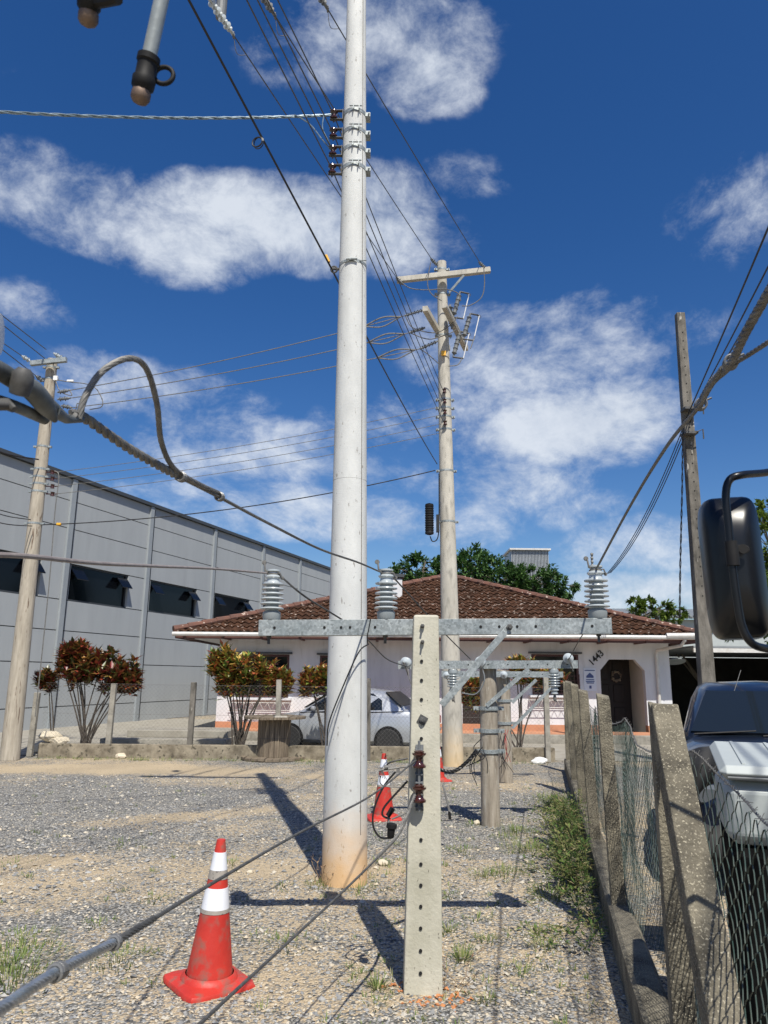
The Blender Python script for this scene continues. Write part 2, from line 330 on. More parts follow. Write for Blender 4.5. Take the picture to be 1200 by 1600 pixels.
# ================= GROUND
def sandmask(x,y):
    f=noise.fractal(V((x*.35,y*.55,1.3)),1.0,2.0,4)
    m=.36+.55*f+ (.16 if y<7.5 else 0)
    def el(cx,cy,a,b,ang,st):
        dx,dy=x-cx,y-cy; c,s=math.cos(ang),math.sin(ang); X=(dx*c+dy*s)/a; Y=(-dx*s+dy*c)/b; q=X*X+Y*Y
        return st*max(0,1-q)
    m+=el(-5.2,13.9,3.6,.9,.05,.8)+el(-2.2,9.6,2.0,.42,.42,.7)+el(-3.6,7.0,1.6,.4,.5,.8)+el(-.4,13.2,1.6,.6,.2,.5)
    m-=el(-4.2,10.6,3.0,1.7,.15,.75)+el(-2.2,5.6,1.5,.35,.5,.4)+el(-.2,4.0,1.8,.28,.3,.35)+el(2.6,11.5,2.5,1.0,.2,.2)
    return max(0,min(1,m))
def axis_pts(a,b,st,far):
    p=[a+i*st for i in range(int((b-a)/st)+1)]; q=st; x=p[-1]
    while x<far: q*=1.35; x+=q; p.append(x)
    q=st; x=p[0]
    while x>-far: q*=1.35; x-=q; p.insert(0,x)
    return p
xs=axis_pts(-8,4.5,.09,900); ys=axis_pts(1,16.3,.09,1500)
gv=[];ga=[]
for y in ys:
    for x in xs:
        z=0
        if -9<x<6 and .5<y<18: z=.012*noise.noise(V((x*1.3,y*1.3,0)))+.006*noise.noise(V((x*5,y*5,3)))
        gv.append((x,y,z)); ga.append(sandmask(x,y))
nx=len(xs); gf=[(j*nx+i,j*nx+i+1,(j+1)*nx+i+1,(j+1)*nx+i) for j in range(len(ys)-1) for i in range(nx-1)]
gm=bpy.data.meshes.new('ground'); gm.from_pydata(gv,[],gf)
at=gm.attributes.new('sand','FLOAT','POINT'); at.data.foreach_set('value',ga)
for p in gm.polygons: p.use_smooth=True
g=bpy.data.objects.new('ground',gm); COL.objects.link(g); g['kind']='structure'
m=bpy.data.materials.new('gravel_and_sand'); m.use_nodes=True; t=m.node_tree; n=t.nodes; l=t.links; b=n['Principled BSDF']; b.inputs['Roughness'].default_value=.95; b.inputs['Specular IOR Level'].default_value=.2
tcn=n.new('ShaderNodeTexCoord'); OB=tcn.outputs['Object']
def vor(sc,feat='F1'):
    v=n.new('ShaderNodeTexVoronoi'); v.inputs['Scale'].default_value=sc; v.feature=feat; l.new(OB,v.inputs[0]); return v
def ramp(src,els):
    r=n.new('ShaderNodeValToRGB'); e=r.color_ramp.elements
    e[0].position,e[0].color=els[0][0],(*els[0][1],1); e[1].position,e[1].color=els[-1][0],(*els[-1][1],1)
    for p_,c_ in els[1:-1]: x=e.new(p_); x.color=(*c_,1)
    l.new(src,r.inputs[0]); return r.outputs[0]
def gm_(op,a,b_):
    q=n.new('ShaderNodeMath'); q.operation=op
    for i,x in enumerate((a,b_)):
        if hasattr(x,'is_linked'): l.new(x,q.inputs[i])
        else: q.inputs[i].default_value=x
    return q.outputs[0]
v1=vor(58); v2=vor(26); bw=n.new('ShaderNodeSeparateColor'); l.new(v1.outputs['Color'],bw.inputs[0])
grav=ramp(bw.outputs[0],[(0,(.11,.11,.107)),(.25,(.22,.224,.222)),(.55,(.34,.34,.325)),(.8,(.47,.45,.41)),(1,(.70,.67,.59))])
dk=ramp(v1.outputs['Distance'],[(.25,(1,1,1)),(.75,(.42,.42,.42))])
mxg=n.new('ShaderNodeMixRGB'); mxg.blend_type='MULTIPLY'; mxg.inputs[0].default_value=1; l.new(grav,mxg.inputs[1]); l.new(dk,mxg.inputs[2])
ns=n.new('ShaderNodeTexNoise'); ns.inputs['Scale'].default_value=85; ns.inputs['Detail'].default_value=4; l.new(OB,ns.inputs[0])
ns2=n.new('ShaderNodeTexNoise'); ns2.inputs['Scale'].default_value=2.2; ns2.inputs['Detail'].default_value=9; ns2.inputs['Roughness'].default_value=.7; l.new(OB,ns2.inputs[0])
sand=ramp(ns.outputs[0],[(.3,(.31,.245,.16)),(.5,(.47,.385,.265)),(.7,(.64,.54,.39))])
atn=n.new('ShaderNodeAttribute'); atn.attribute_name='sand'
bl=gm_('ADD',atn.outputs['Fac'],gm_('MULTIPLY',gm_('SUBTRACT',ns2.outputs[0],.5),1.7))
bl=gm_('ADD',bl,gm_('MULTIPLY',gm_('SUBTRACT',bw.outputs[1],.5),.75))
mrn=n.new('ShaderNodeMapRange'); mrn.inputs[1].default_value=.38; mrn.inputs[2].default_value=.62; l.new(bl,mrn.inputs[0])
mf=n.new('ShaderNodeMixRGB'); l.new(mrn.outputs[0],mf.inputs[0]); l.new(mxg.outputs[0],mf.inputs[1]); l.new(sand,mf.inputs[2])
nl=n.new('ShaderNodeTexNoise'); nl.inputs['Scale'].default_value=.9; nl.inputs['Detail'].default_value=5; l.new(OB,nl.inputs[0])
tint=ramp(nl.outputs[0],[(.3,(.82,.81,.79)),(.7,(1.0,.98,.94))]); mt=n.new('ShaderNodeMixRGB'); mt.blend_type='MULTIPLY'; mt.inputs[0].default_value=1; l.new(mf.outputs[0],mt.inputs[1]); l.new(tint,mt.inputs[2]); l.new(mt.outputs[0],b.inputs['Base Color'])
hgt=gm_('ADD',gm_('MULTIPLY',v1.outputs['Distance'],-1.0),gm_('MULTIPLY',ns.outputs[0],.6)); hgt=gm_('ADD',hgt,gm_('MULTIPLY',v2.outputs['Distance'],-.8))
bp=n.new('ShaderNodeBump'); bp.inputs['Strength'].default_value=.9; bp.inputs['Distance'].default_value=.012; l.new(hgt,bp.inputs['Height']); l.new(bp.outputs[0],b.inputs['Normal'])
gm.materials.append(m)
struct(MB().box((-1,22.5,.012),(60,13,.008)),'paving',M['pave'])
# pebbles
pb=MB()
def pebble(mb,p,r):
    vs=[]; 
    for d in ((1,0,0),(-1,0,0),(0,1,0),(0,-1,0),(0,0,1),(0,0,-1),):
        q=V(d); q=V((q.x*random.uniform(.6,1.3),q.y*random.uniform(.6,1.3),q.z*random.uniform(.4,.8)))*r; vs.append(p+q)
    a=random.uniform(0,6); R=Matrix.Rotation(a,3,'Z')@Matrix.Rotation(random.uniform(-.6,.6),3,'X'); vs=[p+R@(q-p) for q in vs]
    mb.add(vs,[(0,2,4),(2,1,4),(1,3,4),(3,0,4),(2,0,5),(1,2,5),(3,1,5),(0,3,5)])
for i in range(30000):
    y=3.5+9.5*random.random()**1.9; hw=y*.56+.4; x=random.uniform(-hw,min(hw,.35+.208*y))
    s=sandmask(x,y)
    if random.random()<s*.75: continue
    pebble(pb,V((x,y,.003+.012*noise.noise(V((x*1.3,y*1.3,0))))),random.choice((.005,.006,.007,.008,.010,.012,.015)))
for i in range(1500):
    y=4+9*random.random(); x=random.uniform(-.55*y,min(.5*y,.3+.2*y)); pebble(pb,V((x,y,.006)),random.choice((.016,.018,.02,.024,.03))*(1 if y>6 else .7))
tag(pb.build('gravel',M['peb']),'loose grey and tan gravel stones spread over the yard','gravel',kind='stuff')
bb=MB()
for i in range(70):
    a=random.choice(((625,1543),(700,1558),(662,1570),(708,1568))); p=G(a[0]+random.gauss(0,14),a[1]+random.gauss(0,5),0); pebble(bb,p+V((0,0,.006)),random.uniform(.007,.02))
tag(bb.build('brick_rubble',M['brick']),'crumbled orange brick bits at the foot of the near concrete post','rubble',kind='stuff')
# ================= RIGHT FENCE
def mx_(y): return .56+.208*y
FD=V((.208,1,0)).normalized(); FN=V((FD.y,-FD.x,0))
def wire_mesh(mb,fn,L_,h,a,r,n=3,jit=.15,wave=0,av=None):
    av=av or a; nw=int(L_/a); nj=int(h/av)
    for k in range(nw):
        pts=[]
        for j in range(nj+1):
            s=(k+((j+k)%2))*a; tt=j*av
            s+=random.uniform(-jit,jit)*a; tt+=random.uniform(-jit,jit)*av
            pts.append(fn(s,tt,(r*1.2 if (j+k)%2 else -r*1.2)))
            if wave and j<nj:
                s2=(k+.5+wave*(1 if (j+k)%2 else -1)*.0)*a; pts.append(fn(s2+wave*a*(.55 if (j+k)%2 else -.55),tt+av*.5,0))
        mb.tube(pts,r,n,False)
right=thing('chain_link_fence','rusty green chain link fence with mossy leaning concrete posts and low wall on the right','fence',(mx_(8),8,0))
Y0=1.35; Y1=14.3
posts_y=[2.98,5.35,7.4,9.4,11.5,14.1]
def fn_r(s,t,o):
    y=Y0+s*FD.y; k=max([p for p in posts_y if p<=y],default=1.0); k2=min([p for p in posts_y if p>y],default=Y1)
    u=(y-k)/(k2-k); sag=.09*math.sin(PI*u)*(t/1.15)
    x=mx_(y)+.035*math.sin(y*2.1+t*2)*1.0+.02*noise.noise(V((y*3,t*3,0)))+o
    return V((x,y,.24+t*1.0-sag))
near=MB(); wire_mesh(near,fn_r,1.65,1.16,.060,.0020,5,.10,.22,.044); near.build('mesh_panel',M['green'],right,smooth=True)
near=MB(); wire_mesh(near,lambda s,t,o: fn_r(s+1.66,t,o),2.54,1.16,.036,.0016,5,.12,.22); near.build('mesh_panel',M['green'],right,smooth=True)
def fn_r2(s,t,o): return fn_r(s+4.2,t,o)
far=MB(); wire_mesh(far,fn_r2,8.8,1.16,.036,.0016,3,.12); far.build('mesh_panel',M['green'],right)
lw=MB()
a=V((mx_(.6)-.08,.6,0)); b_=V((mx_(14.4)-.08,14.4,0))
NB=36
prof=[]
for i in range(NB+1):
    p=a.lerp(b_,i/NB); hh=.22+.02*noise.noise(V((i*.7,0,0))); ww=.075+.01*noise.noise(V((i*.9,4,0)))
    lw.v+=[p-FN*ww+V((0,0,-.05)),p-FN*ww+V((0,0,hh-.02)),p-FN*(ww-.02)+V((0,0,hh)),p+FN*(ww-.02)+V((0,0,hh)),p+FN*ww+V((0,0,hh-.02)),p+FN*ww+V((0,0,-.05))]
for i in range(NB):
    for k in range(5): lw.f.append((i*6+k,i*6+k+1,i*6+7+k,i*6+6+k))
lw.f+=[(0,5,4,3,2,1),tuple(NB*6+k for k in range(6))]
lw.build('base_wall',M['mossy'],right)
for i,y in enumerate(posts_y):
    x=mx_(y)-.085; b0=V((x,y,0)); lean=[(-.01,0),(-.03,.02),(-.06,0),(-.05,0),(-.04,.0),(0,0)][i]
    t0=b0+V((lean[0],lean[1],[1.575,1.56,1.56,1.60,1.62,1.6][i]))
    pm=MB(); w0=[.085,.095,.10,.10,.11,.1][i]
    pts=[b0.lerp(t0,k/8)+V((.004*noise.noise(V((i*9,k,0))),.004*noise.noise(V((k,i,0))),0)) for k in range(9)]
    vs=[];fs=[]
    for k,p in enumerate(pts):
        e=w0/2*(1-.08*k/8)
        for sx,sy in ((-1,-1),(1,-1),(1,1),(-1,1)): vs.append(p+(FD*sy+FN*sx)*e*(1+.03*noise.noise(p*8)))
    # chipped sloping head
    vs[-1]+=V((0,0,.02)); vs[-3]+=V((0,0,-.025))
    for k in range(8):
        for q in range(4): fs.append((k*4+q,k*4+(q+1)%4,k*4+4+(q+1)%4,k*4+4+q))
    fs.append((32,33,34,35)); pm.add(vs,fs).build('fence_post',M['mossy'],right,bevel=.006)
br=MB(); A=V((1.045,2.84,1.56)); B=V((.795,1.60,0.0)); br.beam(A,B,.105,.095,(1,0,.2)); o=br.build('post_brace',M['mossy'],right,bevel=.006); o['label']='slanting mossy concrete brace leaning on the near post'
tw=MB()
pts=[fn_r(s*.12,1.17,0) for s in range(0,108)]
strands(tw,pts,.003,.0022,2,.05,4,.012)
for i in range(0,1050,9):
    s=i*.012
    if s>12.8: break
    p=fn_r(s,1.17,0)
    for q in range(2):
        d=V((random.uniform(-1,1),random.uniform(-1,1),random.uniform(-1,1))).normalized()*.018; tw.tube([p-d,p+d],.0011,3)
tw.build('barbed_wire',M['wire'],right)
# ================= BACK FENCE
bk=thing('chain_link_fence','grey chain link fence on a low stained concrete wall at the back of the yard','fence',(-1.7,15.6,0))
BA=V((-6.95,15.72,0)); BB=V((3.55,15.9,0)); BD=(BB-BA).normalized()
def fn_b(s,t,o): p=BA+BD*s; return V((p.x,p.y+o,.27+t))
mm=MB(); wire_mesh(mm,fn_b,(BB-BA).length,1.2,.042,.0017,3,.04); mm.build('mesh_panel',M['wire'],bk)
kw=MB(); kw.box(((BA+BB)/2+V((0,0,.11))),((BB-BA).length,.16,.32),Matrix.Rotation(math.atan2(BD.y,BD.x),3,'Z')); kw.build('base_wall',M['back_wall'],bk,bevel=.01)
for k in range(2): MB().tube(sagline(BA+V((0,-.02,1.47-.6*k)),BB+V((0,-.02,1.47-.6*k)),.02),.002,4).build('tension_wire',M['wire'],bk)
for (u,v) in ((58,1082),(178,1068),(303,1066),(437,1062),(576,1060),(852,1058)):
    p=U(u,v,15.78); MB().box((p.x,p.y,p.z/2),(.105,.105,p.z),Matrix.Rotation(random.uniform(-.02,.02),3,'Y'),.008).build('fence_post',M['dark_conc'] if u in(576,303) else M['conc'],bk)
# ================= WAREHOUSE
WA=U(0,705,20.5); WB=U(515,892,44); wd=V((WB.x-WA.x,WB.y-WA.y,0)).normalized(); wn=V((-wd.y,wd.x,0))  # outward? choose toward camera
if wn.dot(V((0,0,0))-V((WA.x,WA.y,0)))<0: wn=-wn
W0=V((WA.x,WA.y,0))
def wl(u):
    d=ray(u,1056); d=V((d.x,d.y)); # intersect camera ray with wall line
    q=W0.xy; det=d.x*(-wd.y)+d.y*wd.x
    s=(d.x*q.y-d.y*q.x)/ (d.y*wd.x-d.x*wd.y) if abs(det)>1e-9 else 0
    return s
ZT=7.85; rows=[0,.65,1.98,2.97,3.93,5.1,6.22,7.12,ZT]
pu=[84,216,322,402,462,514]; ps=[wl(u) for u in pu]; st=ps[1]-ps[0]
ps=[ps[0]-2*st,ps[0]-st]+ps
wh=thing('warehouse','long grey precast panel warehouse with dark ribbon windows on the left','building',W0)
pm=MB(); wins=[]
for a_,b_ in zip(ps,ps[1:]):
    L_=b_-a_; x0=a_+.10; x1=b_-.10; w0_=a_+L_*.065; w1_=a_+L_*.76
    for z0,z1 in zip(rows,rows[1:]):
        segs=[(x0,x1)]
        if abs(z0-3.93)<.01: segs=[(x0,w0_-.0),(w1_,x1)]; wins.append((w0_,w1_,z0,z1))
        for q0,q1 in segs:
            c=W0+wd*((q0+q1)/2)+V((0,0,(z0+z1)/2))-wn*.08
            pm.box(c,(q1-q0-.012,.16,z1-z0-.028),Matrix((wd,wn.cross(wd)*0+wn,V((0,0,1)))).transposed())
pm.build('wall_panels',M['panel'],wh)
R_w=Matrix((wd,wn,V((0,0,1)))).transposed()
Lw=ps[-1]-ps[0]; cw=W0+wd*((ps[0]+ps[-1])/2)
# backing with window voids left open
bkm=MB(); bkm.box(cw-wn*.19+V((0,0,3.93/2)),(Lw,.04,3.93),R_w); bkm.box(cw-wn*.19+V((0,0,(5.1+ZT)/2)),(Lw,.04,ZT-5.1),R_w)
bkm.box(cw-wn*8+V((0,0,ZT/2-.1)),(Lw,15.5,ZT-.5),R_w); bkm.build('core',M['joint'],wh)
fl=MB(); fl.box(cw-wn*.05+V((0,0,ZT+.06)),(Lw+.3,.34,.12),R_w); fl.build('parapet_flashing',M['flash'],wh)
rf=MB(); rf.box(cw-wn*8+V((0,0,ZT-.02)),(Lw,15.6,.1),R_w); rf.build('roof',M['corrd'],wh)
en=MB(); en.box(W0+wd*(ps[-1]+.05)-wn*8+V((0,0,ZT/2)),(.14,15.8,ZT),R_w); en.build('end_wall',M['panel'],wh)
for s_ in ps:
    c=MB(); c.box(W0+wd*s_+wn*.035+V((0,0,ZT/2)),(.20,.09,ZT-.02),R_w)
    c.build('steel_column',M['pil'],wh)
    MB().tube([W0+wd*(s_+.17)+wn*.05+V((0,0,ZT-.1)),W0+wd*(s_+.17)+wn*.05+V((0,0,.1))],.012,5).build('earth_cable',M['blackwire'],wh)
for (a_,b_,z0,z1) in wins:
    f=MB(); c=W0+wd*((a_+b_)/2)+V((0,0,(z0+z1)/2))-wn*.13
    f.box(c+V((0,0,-(z1-z0)/2+.02))+wn*.06,(b_-a_,.10,.04),R_w); f.box(c+V((0,0,(z1-z0)/2-.02))+wn*.03,(b_-a_,.05,.04),R_w)
    for s_ in (-1,1): f.box(c+wd*s_*((b_-a_)/2-.02)+wn*.03,(.04,.05,z1-z0-.085),R_w)
    fo=f.build('window_frame',M['flash'],wh)
    MB().box(c,(b_-a_-.005,.02,z1-z0-.02),R_w).build('pane',M['glass'],fo)
    for s_ in (-1,1):
        hx=c+wd*s_*((b_-a_)/2-.32)+V((0,0,(z1-z0)/2-.12))+wn*.08
        d=(V((0,0,-1))*math.cos(rad(38))+wn*math.sin(rad(38))); q=hx+d*.24
        RR=Matrix((wd,d.cross(wd),d)).transposed(); MB().box(q,(.55,.03,.44),RR).build('tilted_sash',M['glass'],wh)
# ================= HOUSE
hx0,hx1=-4.55,8.0; HYF=21.0
house=thing('house','white single storey house with mossy brown tile roof and number 1443','house',(2,HYF,0))
FL=V((-5.6,20,2.78)); FR=V((8.42,20,2.84)); AP=V((2.25,25.3,5.02)); BL=V((-5.6,30.6,2.78)); BR=V((8.42,30.6,2.84))
def tile_face(A,B,P_):
    mb=MB(); X=(B-A); Lx=X.length; X.normalize(); nrm=X.cross(P_-A).normalized(); Yv=nrm.cross(X).normalized()
    px=(P_-A).dot(X); py=(P_-A).dot(Yv)
    cw_=.20/6; rh=.33; nc=int(Lx/cw_); nr=int(py/rh)+1; idx={}
    for r in range(nr):
        for sub,(tt,up) in enumerate(((0,.030),(1,0.0))):
            y=min(r*rh+tt*(rh+.03),py+.05)
            for c in range(nc+1):
                x=c*cw_; wv=.024*math.cos(2*PI*x/.20)+.016*noise.noise(V((x//.2*1.7,r*1.3,0)))
                idx[(r,sub,c)]=len(mb.v); mb.v.append(A+X*x+Yv*y+nrm*(wv+up+.02))
        for c in range(nc):
            x=(c+.5)*cw_; y=(r+.4)*rh
            if y>py: continue
            lo=px*y/py; hi=Lx-(Lx-px)*y/py
            if lo-.02<=x<=hi+.02:
                mb.f.append((idx[(r,0,c)],idx[(r,0,c+1)],idx[(r,1,c+1)],idx[(r,1,c)]))
                if r and (r-1,1,c) in idx: mb.f.append((idx[(r-1,1,c)],idx[(r-1,1,c+1)],idx[(r,0,c+1)],idx[(r,0,c)]))
        if r==0:
            for c in range(nc):
                k=len(mb.v); mb.v+= [mb.v[idx[(0,0,c)]]-V((0,0,.03)),mb.v[idx[(0,0,c+1)]]-V((0,0,.03))]; mb.f.append((idx[(0,0,c)],k,k+1,idx[(0,0,c+1)]))
    return mb
roof=tile_face(FL,FR,AP)
for q in ((BL,FL,AP),(FR,BR,AP),(BR,BL,AP)): o2=tile_face(*q); k=len(roof.v); roof.v+=o2.v; roof.f+=[tuple(i+k for i in f) for f in o2.f]
ro=roof.build('tiled_roof',M['rtile'],house)
rd=MB()
for c in (FL,FR,BL,BR):
    n_=24
    for i in range(n_): 
        p=c.lerp(AP,i/n_)+V((0,0,.06)); q=c.lerp(AP,(i+1.12)/n_)+V((0,0,.05)); rd.tube([p,q],[.10,.085],8)
rd.build('ridge_tiles',M['ridge'],ro)
ch=U(622,950,23.2); MB().box((ch.x-.05,23.2,3.9),(.34,.34,1.5)).build('chimney',M['wpaint'],ro); MB().box((ch.x-.05,23.2,4.75),(.46,.46,.10)).box((ch.x-.05,23.2,4.68),(.28,.28,.12)).build('chimney_cap',M['flash'],ro)
sf=MB(); sf.box((1.41,25.3,2.70),(13.8,10.4,.06)); sf.build('soffit',M['wpaint'],house)
fa=MB(); fa.box((1.41,20.08,2.69),(13.9,.04,.16)); fa.box((-5.55,25.3,2.69),(.04,10.4,.16)); fa.box((8.38,25.3,2.69),(.04,10.4,.16)); fa.build('fascia',M['frame_brown'],house)
gt=MB(); gt.tube([(-5.6,19.93,2.72),(8.5,19.93,2.76)],.055,8); gt.build('gutter',M['gut'],house)
dp=MB(); dp.tube([(8.05,19.93,2.7),(8.0,20.1,2.55),(7.62,20.85,2.45),(7.62,20.93,2.2),(7.62,20.93,.1)],.045,8); dp.tube([(7.55,19.9,2.80),(8.7,19.9,2.82)],.07,8); dp.build('downpipe',M['gut'],house,smooth=True)
for i in range(14): MB().box((-5.3+i*1.03,20.5,2.64),(.07,1.0,.06)).build('rafter_tail',M['frame_brown'],house)
# front wall with real openings
def X_at(u,v,Y=HYF): return U(u,v,Y)
def zv(v,Y=HYF): return U(600,v,Y).z
wz=[(X_at(372,1022),X_at(450,1090)),(X_at(500,1024),X_at(517,1086)),(X_at(830,1022),X_at(906,1086)),(X_at(722,1060),X_at(752,1140))]
ops=[(p.x,q.x,q.z,p.z) for p,q in wz]
dA=X_at(937,1030); dB=X_at(1014,1152); door=(dA.x,dB.x,.25,dA.z)
xsplit=sorted(set([hx0,hx1]+[a for o_ in ops for a in o_[:2]]+list(door[:2])))
wm=MB(); ZC=2.69
for a_,b_ in zip(xsplit,xsplit[1:]):
    mid=(a_+b_)/2; hit=[o_ for o_ in ops+[door] if o_[0]-.001<=mid<=o_[1]+.001]
    if hit:
        z0,z1=hit[0][2],hit[0][3]; 
        if z0>.42: wm.box((mid,HYF+.1,(.42+z0)/2),(b_-a_,.2,z0-.42))
        wm.box((mid,HYF+.1,(z1+ZC)/2),(b_-a_,.2,ZC-z1))
    else: wm.box((mid,HYF+.1,(.42+ZC)/2),(b_-a_,.2,ZC-.42))
# chamfered door corners
for sx,x in ((1,door[0]),(-1,door[1])):
    wm.poly([(x,HYF,door[3]),(x+sx*.26,HYF,door[3]),(x,HYF,door[3]-.30)],(0,.2,0))
wm.box((hx0+.1,25.6,1.5),(.2,9,2.6)); wm.box((hx1-.1,25.6,1.5),(.2,9,2.6)); wm.box(((hx0+hx1)/2,30,1.5),(hx1-hx0,.2,2.6))
wm.build('front_wall',M['wpaint'],house)
bd=MB(); 
for a_,b_ in ((hx0,door[0]),(door[1],hx1)): bd.box(((a_+b_)/2,HYF+.09,.33),(b_-a_,.235,.18))
bd.build('painted_base_band',M['orange'],house)
pl=MB(); pl.box((1.0,20.45,.12),(12.6,1.1,.24)); pl.build('plinth',M['conc'],house,bevel=.02)
pt=MB(); pt.box((1.0,20.47,.2475),(12.5,1.0,.015)); pt.build('plinth_tiles',M['orange'],house)
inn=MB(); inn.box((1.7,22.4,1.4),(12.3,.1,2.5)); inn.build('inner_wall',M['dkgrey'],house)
for i,(a_,b_,z0,z1) in enumerate(ops):
    if i==3:
        MB().box(((a_+b_)/2,HYF+.10,(z0+z1)/2),(b_-a_-.01,.05,z1-z0)).build('side_door',M['door'],house); continue
    f=MB()
    for x in (a_+.03,b_-.03): f.box((x,HYF+.04,(z0+z1)/2),(.06,.1,z1-z0))
    for z in (z0+.03,z1-.03): f.box(((a_+b_)/2,HYF+.04,z),(b_-a_-.125,.1,.06))
    fo=f.build('window',M['frame_brown'],house)
    MB().box(((a_+b_)/2,HYF+.10,(z0+z1)/2),(b_-a_-.13,.02,z1-z0-.13)).build('pane',M['glass'],fo)
    gr=MB(); 
    for k in range(4): gr.box(((a_+b_)/2,HYF-.03,z0+.12+k*.13),(b_-a_,.014,.014))
    kk=int((b_-a_)/.12)
    for k in range(kk+1): gr.box((a_+(b_-a_)*k/kk,HYF-.045,z0+.30),(.012,.012,.52))
    gr.build('window_grille',M['frame_brown'],fo)
    MB().box(((a_+b_)/2,HYF-.10,z0-.04),(b_-a_+.2,.24,.05)).build('sill',M['wpaint'],fo)
    tr=MB(); tr.box(((a_+b_)/2,HYF-.07,z1+.04),(b_-a_+.16,.14,.05)); tr.build('lintel',M['flash'],fo)
    # flower-box rail with zigzag
    zz=MB(); 
    for z in (z0-.14,z0-.34): zz.tube([(a_-.15,HYF-.2,z),(b_+.1,HYF-.2,z)],.011,5)
    for k in range(8): xx=a_-.15+k*(b_-a_+.25)/8; zz.tube([(xx,HYF-.2,z0-.14),(xx+(b_-a_+.25)/16,HYF-.2,z0-.34),(xx+(b_-a_+.25)/8,HYF-.2,z0-.14)],.009,4)
    zz.build('rail',M['gut'],fo)
# porch recess
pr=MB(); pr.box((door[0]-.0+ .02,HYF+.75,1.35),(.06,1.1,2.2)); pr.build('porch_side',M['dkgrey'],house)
pr=MB(); pr.beam((door[1]+.02,22.3,1.35),(door[1]+.03,21.22,1.35),.06,2.3); pr.build('porch_side_wall',M['cream'],house)
dr=MB(); dr.box(((door[0]+door[1])/2+.05,22.28,1.3),(1.25,.06,2.1)); 
for k in range(2):
    for j in range(3): dr.box((door[0]+.42+k*.45,22.24,.6+j*.65),(.32,.03,.5),None,.01)
do=dr.build('front_door',M['door'],house)
wr=MB(); wc=X_at(963,1057,22.18)
for i in range(70):
    a=random.uniform(0,2*PI); r=.13+random.gauss(0,.014); p=V((wc.x+r*math.cos(a),wc.y+random.uniform(-.02,.02),wc.z+r*math.sin(a))); pebble(wr,p,.035)
tag(wr.build('wreath',island('dried_wreath',[(.25,.20,.14),(.40,.34,.26),(.15,.10,.07)],.9)),'round dried wreath hanging on the dark front door','wreath')
# numbers 1443
def text(s,size,m,loc,rot,parent,name,depth=.008,bold=0):
    c=bpy.data.curves.new(name,'FONT'); c.body=s; c.size=size; c.extrude=depth; c.align_x='CENTER'; c.align_y='CENTER'; c.offset=bold
    o=bpy.data.objects.new('tmp',c); COL.objects.link(o); bpy.context.view_layer.update()
    me=bpy.data.meshes.new_from_object(o.evaluated_get(bpy.context.evaluated_depsgraph_get())); bpy.data.objects.remove(o)
    me.materials.clear(); me.materials.append(m); q=bpy.data.objects.new(name,me); COL.objects.link(q)
    o0=ORG[parent.name]; q.location=V(loc)-o0; q.rotation_euler=rot; q.parent=parent; return q
np_=X_at(932,1028,HYF-.02)
o=text('1443',.25,M['num'],(np_.x,HYF-.012,np_.z),(PI/2,rad(-43),0),house,'house_number',bold=.003); o['label']='black house number 1443 slanting beside the door arch'
pc=X_at(922,1062,HYF-.02); po=MB(); po.box((pc.x,HYF-.012,pc.z),(.34,.02,.62)); po=po.build('poster',M['paper'],house); po['label']='pale blue notice with a house emblem beside the door'
pk=MB(); pk.poly([(pc.x-.10,HYF-.028,pc.z+.05),(pc.x+.10,HYF-.028,pc.z+.05),(pc.x+.10,HYF-.028,pc.z+.10),(pc.x,HYF-.028,pc.z+.19),(pc.x-.10,HYF-.028,pc.z+.10)],(0,.004,0))
for z,w_ in ((.0,.22),(-.05,.24),(-.09,.2),(-.2,.06),(.25,.28)): pk.box((pc.x,HYF-.026,pc.z+z),(w_,.004,.025 if z!=-.2 else .08))
pk.build('print',M['ink'],po)
# steps in front of the house
sp=thing('steps','low concrete steps and landing at the left corner of the house','steps',(-6.2,18.9,0))
q0=G(212,1163); q1=U(325,1137,18.8)
MB().box((-5.05,18.6,.10),(2.9,1.6,.20),None,.01).build('step',M['conc'],sp); MB().box((-4.85,18.9,.28),(2.4,1.2,.16),None,.01).build('step',M['pave'],sp)
# carport
cp=thing('carport','dark open carport with sagging sheet roof joined to the right of the house','carport',(11,21,0))
MB().box((13.1,25,2.55),(9.2,9,.05)).build('roof_sheet',M['corrd'],cp)
bm_=MB(); bm_.box((13.1,20.55,2.46),(9.2,.08,.12)); bm_.build('front_beam',M['gut'],cp)
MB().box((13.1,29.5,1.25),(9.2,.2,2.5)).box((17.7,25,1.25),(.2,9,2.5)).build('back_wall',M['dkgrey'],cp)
for x in (8.9,17.4): MB().box((x,20.6,1.2),(.14,.14,2.4)).build('post',M['frame_brown'],cp)
sd_=MB(); sc=U(1055,1030,21.5); sd_.lathe([(.02,0),(.2,.02),(.28,.06),(.28,.08)],sc,(0,-.3,-1),16); tag(sd_.build('hanging_lamp',M['porcd']),'round pale lamp shade hanging in the dark carport','lamp')
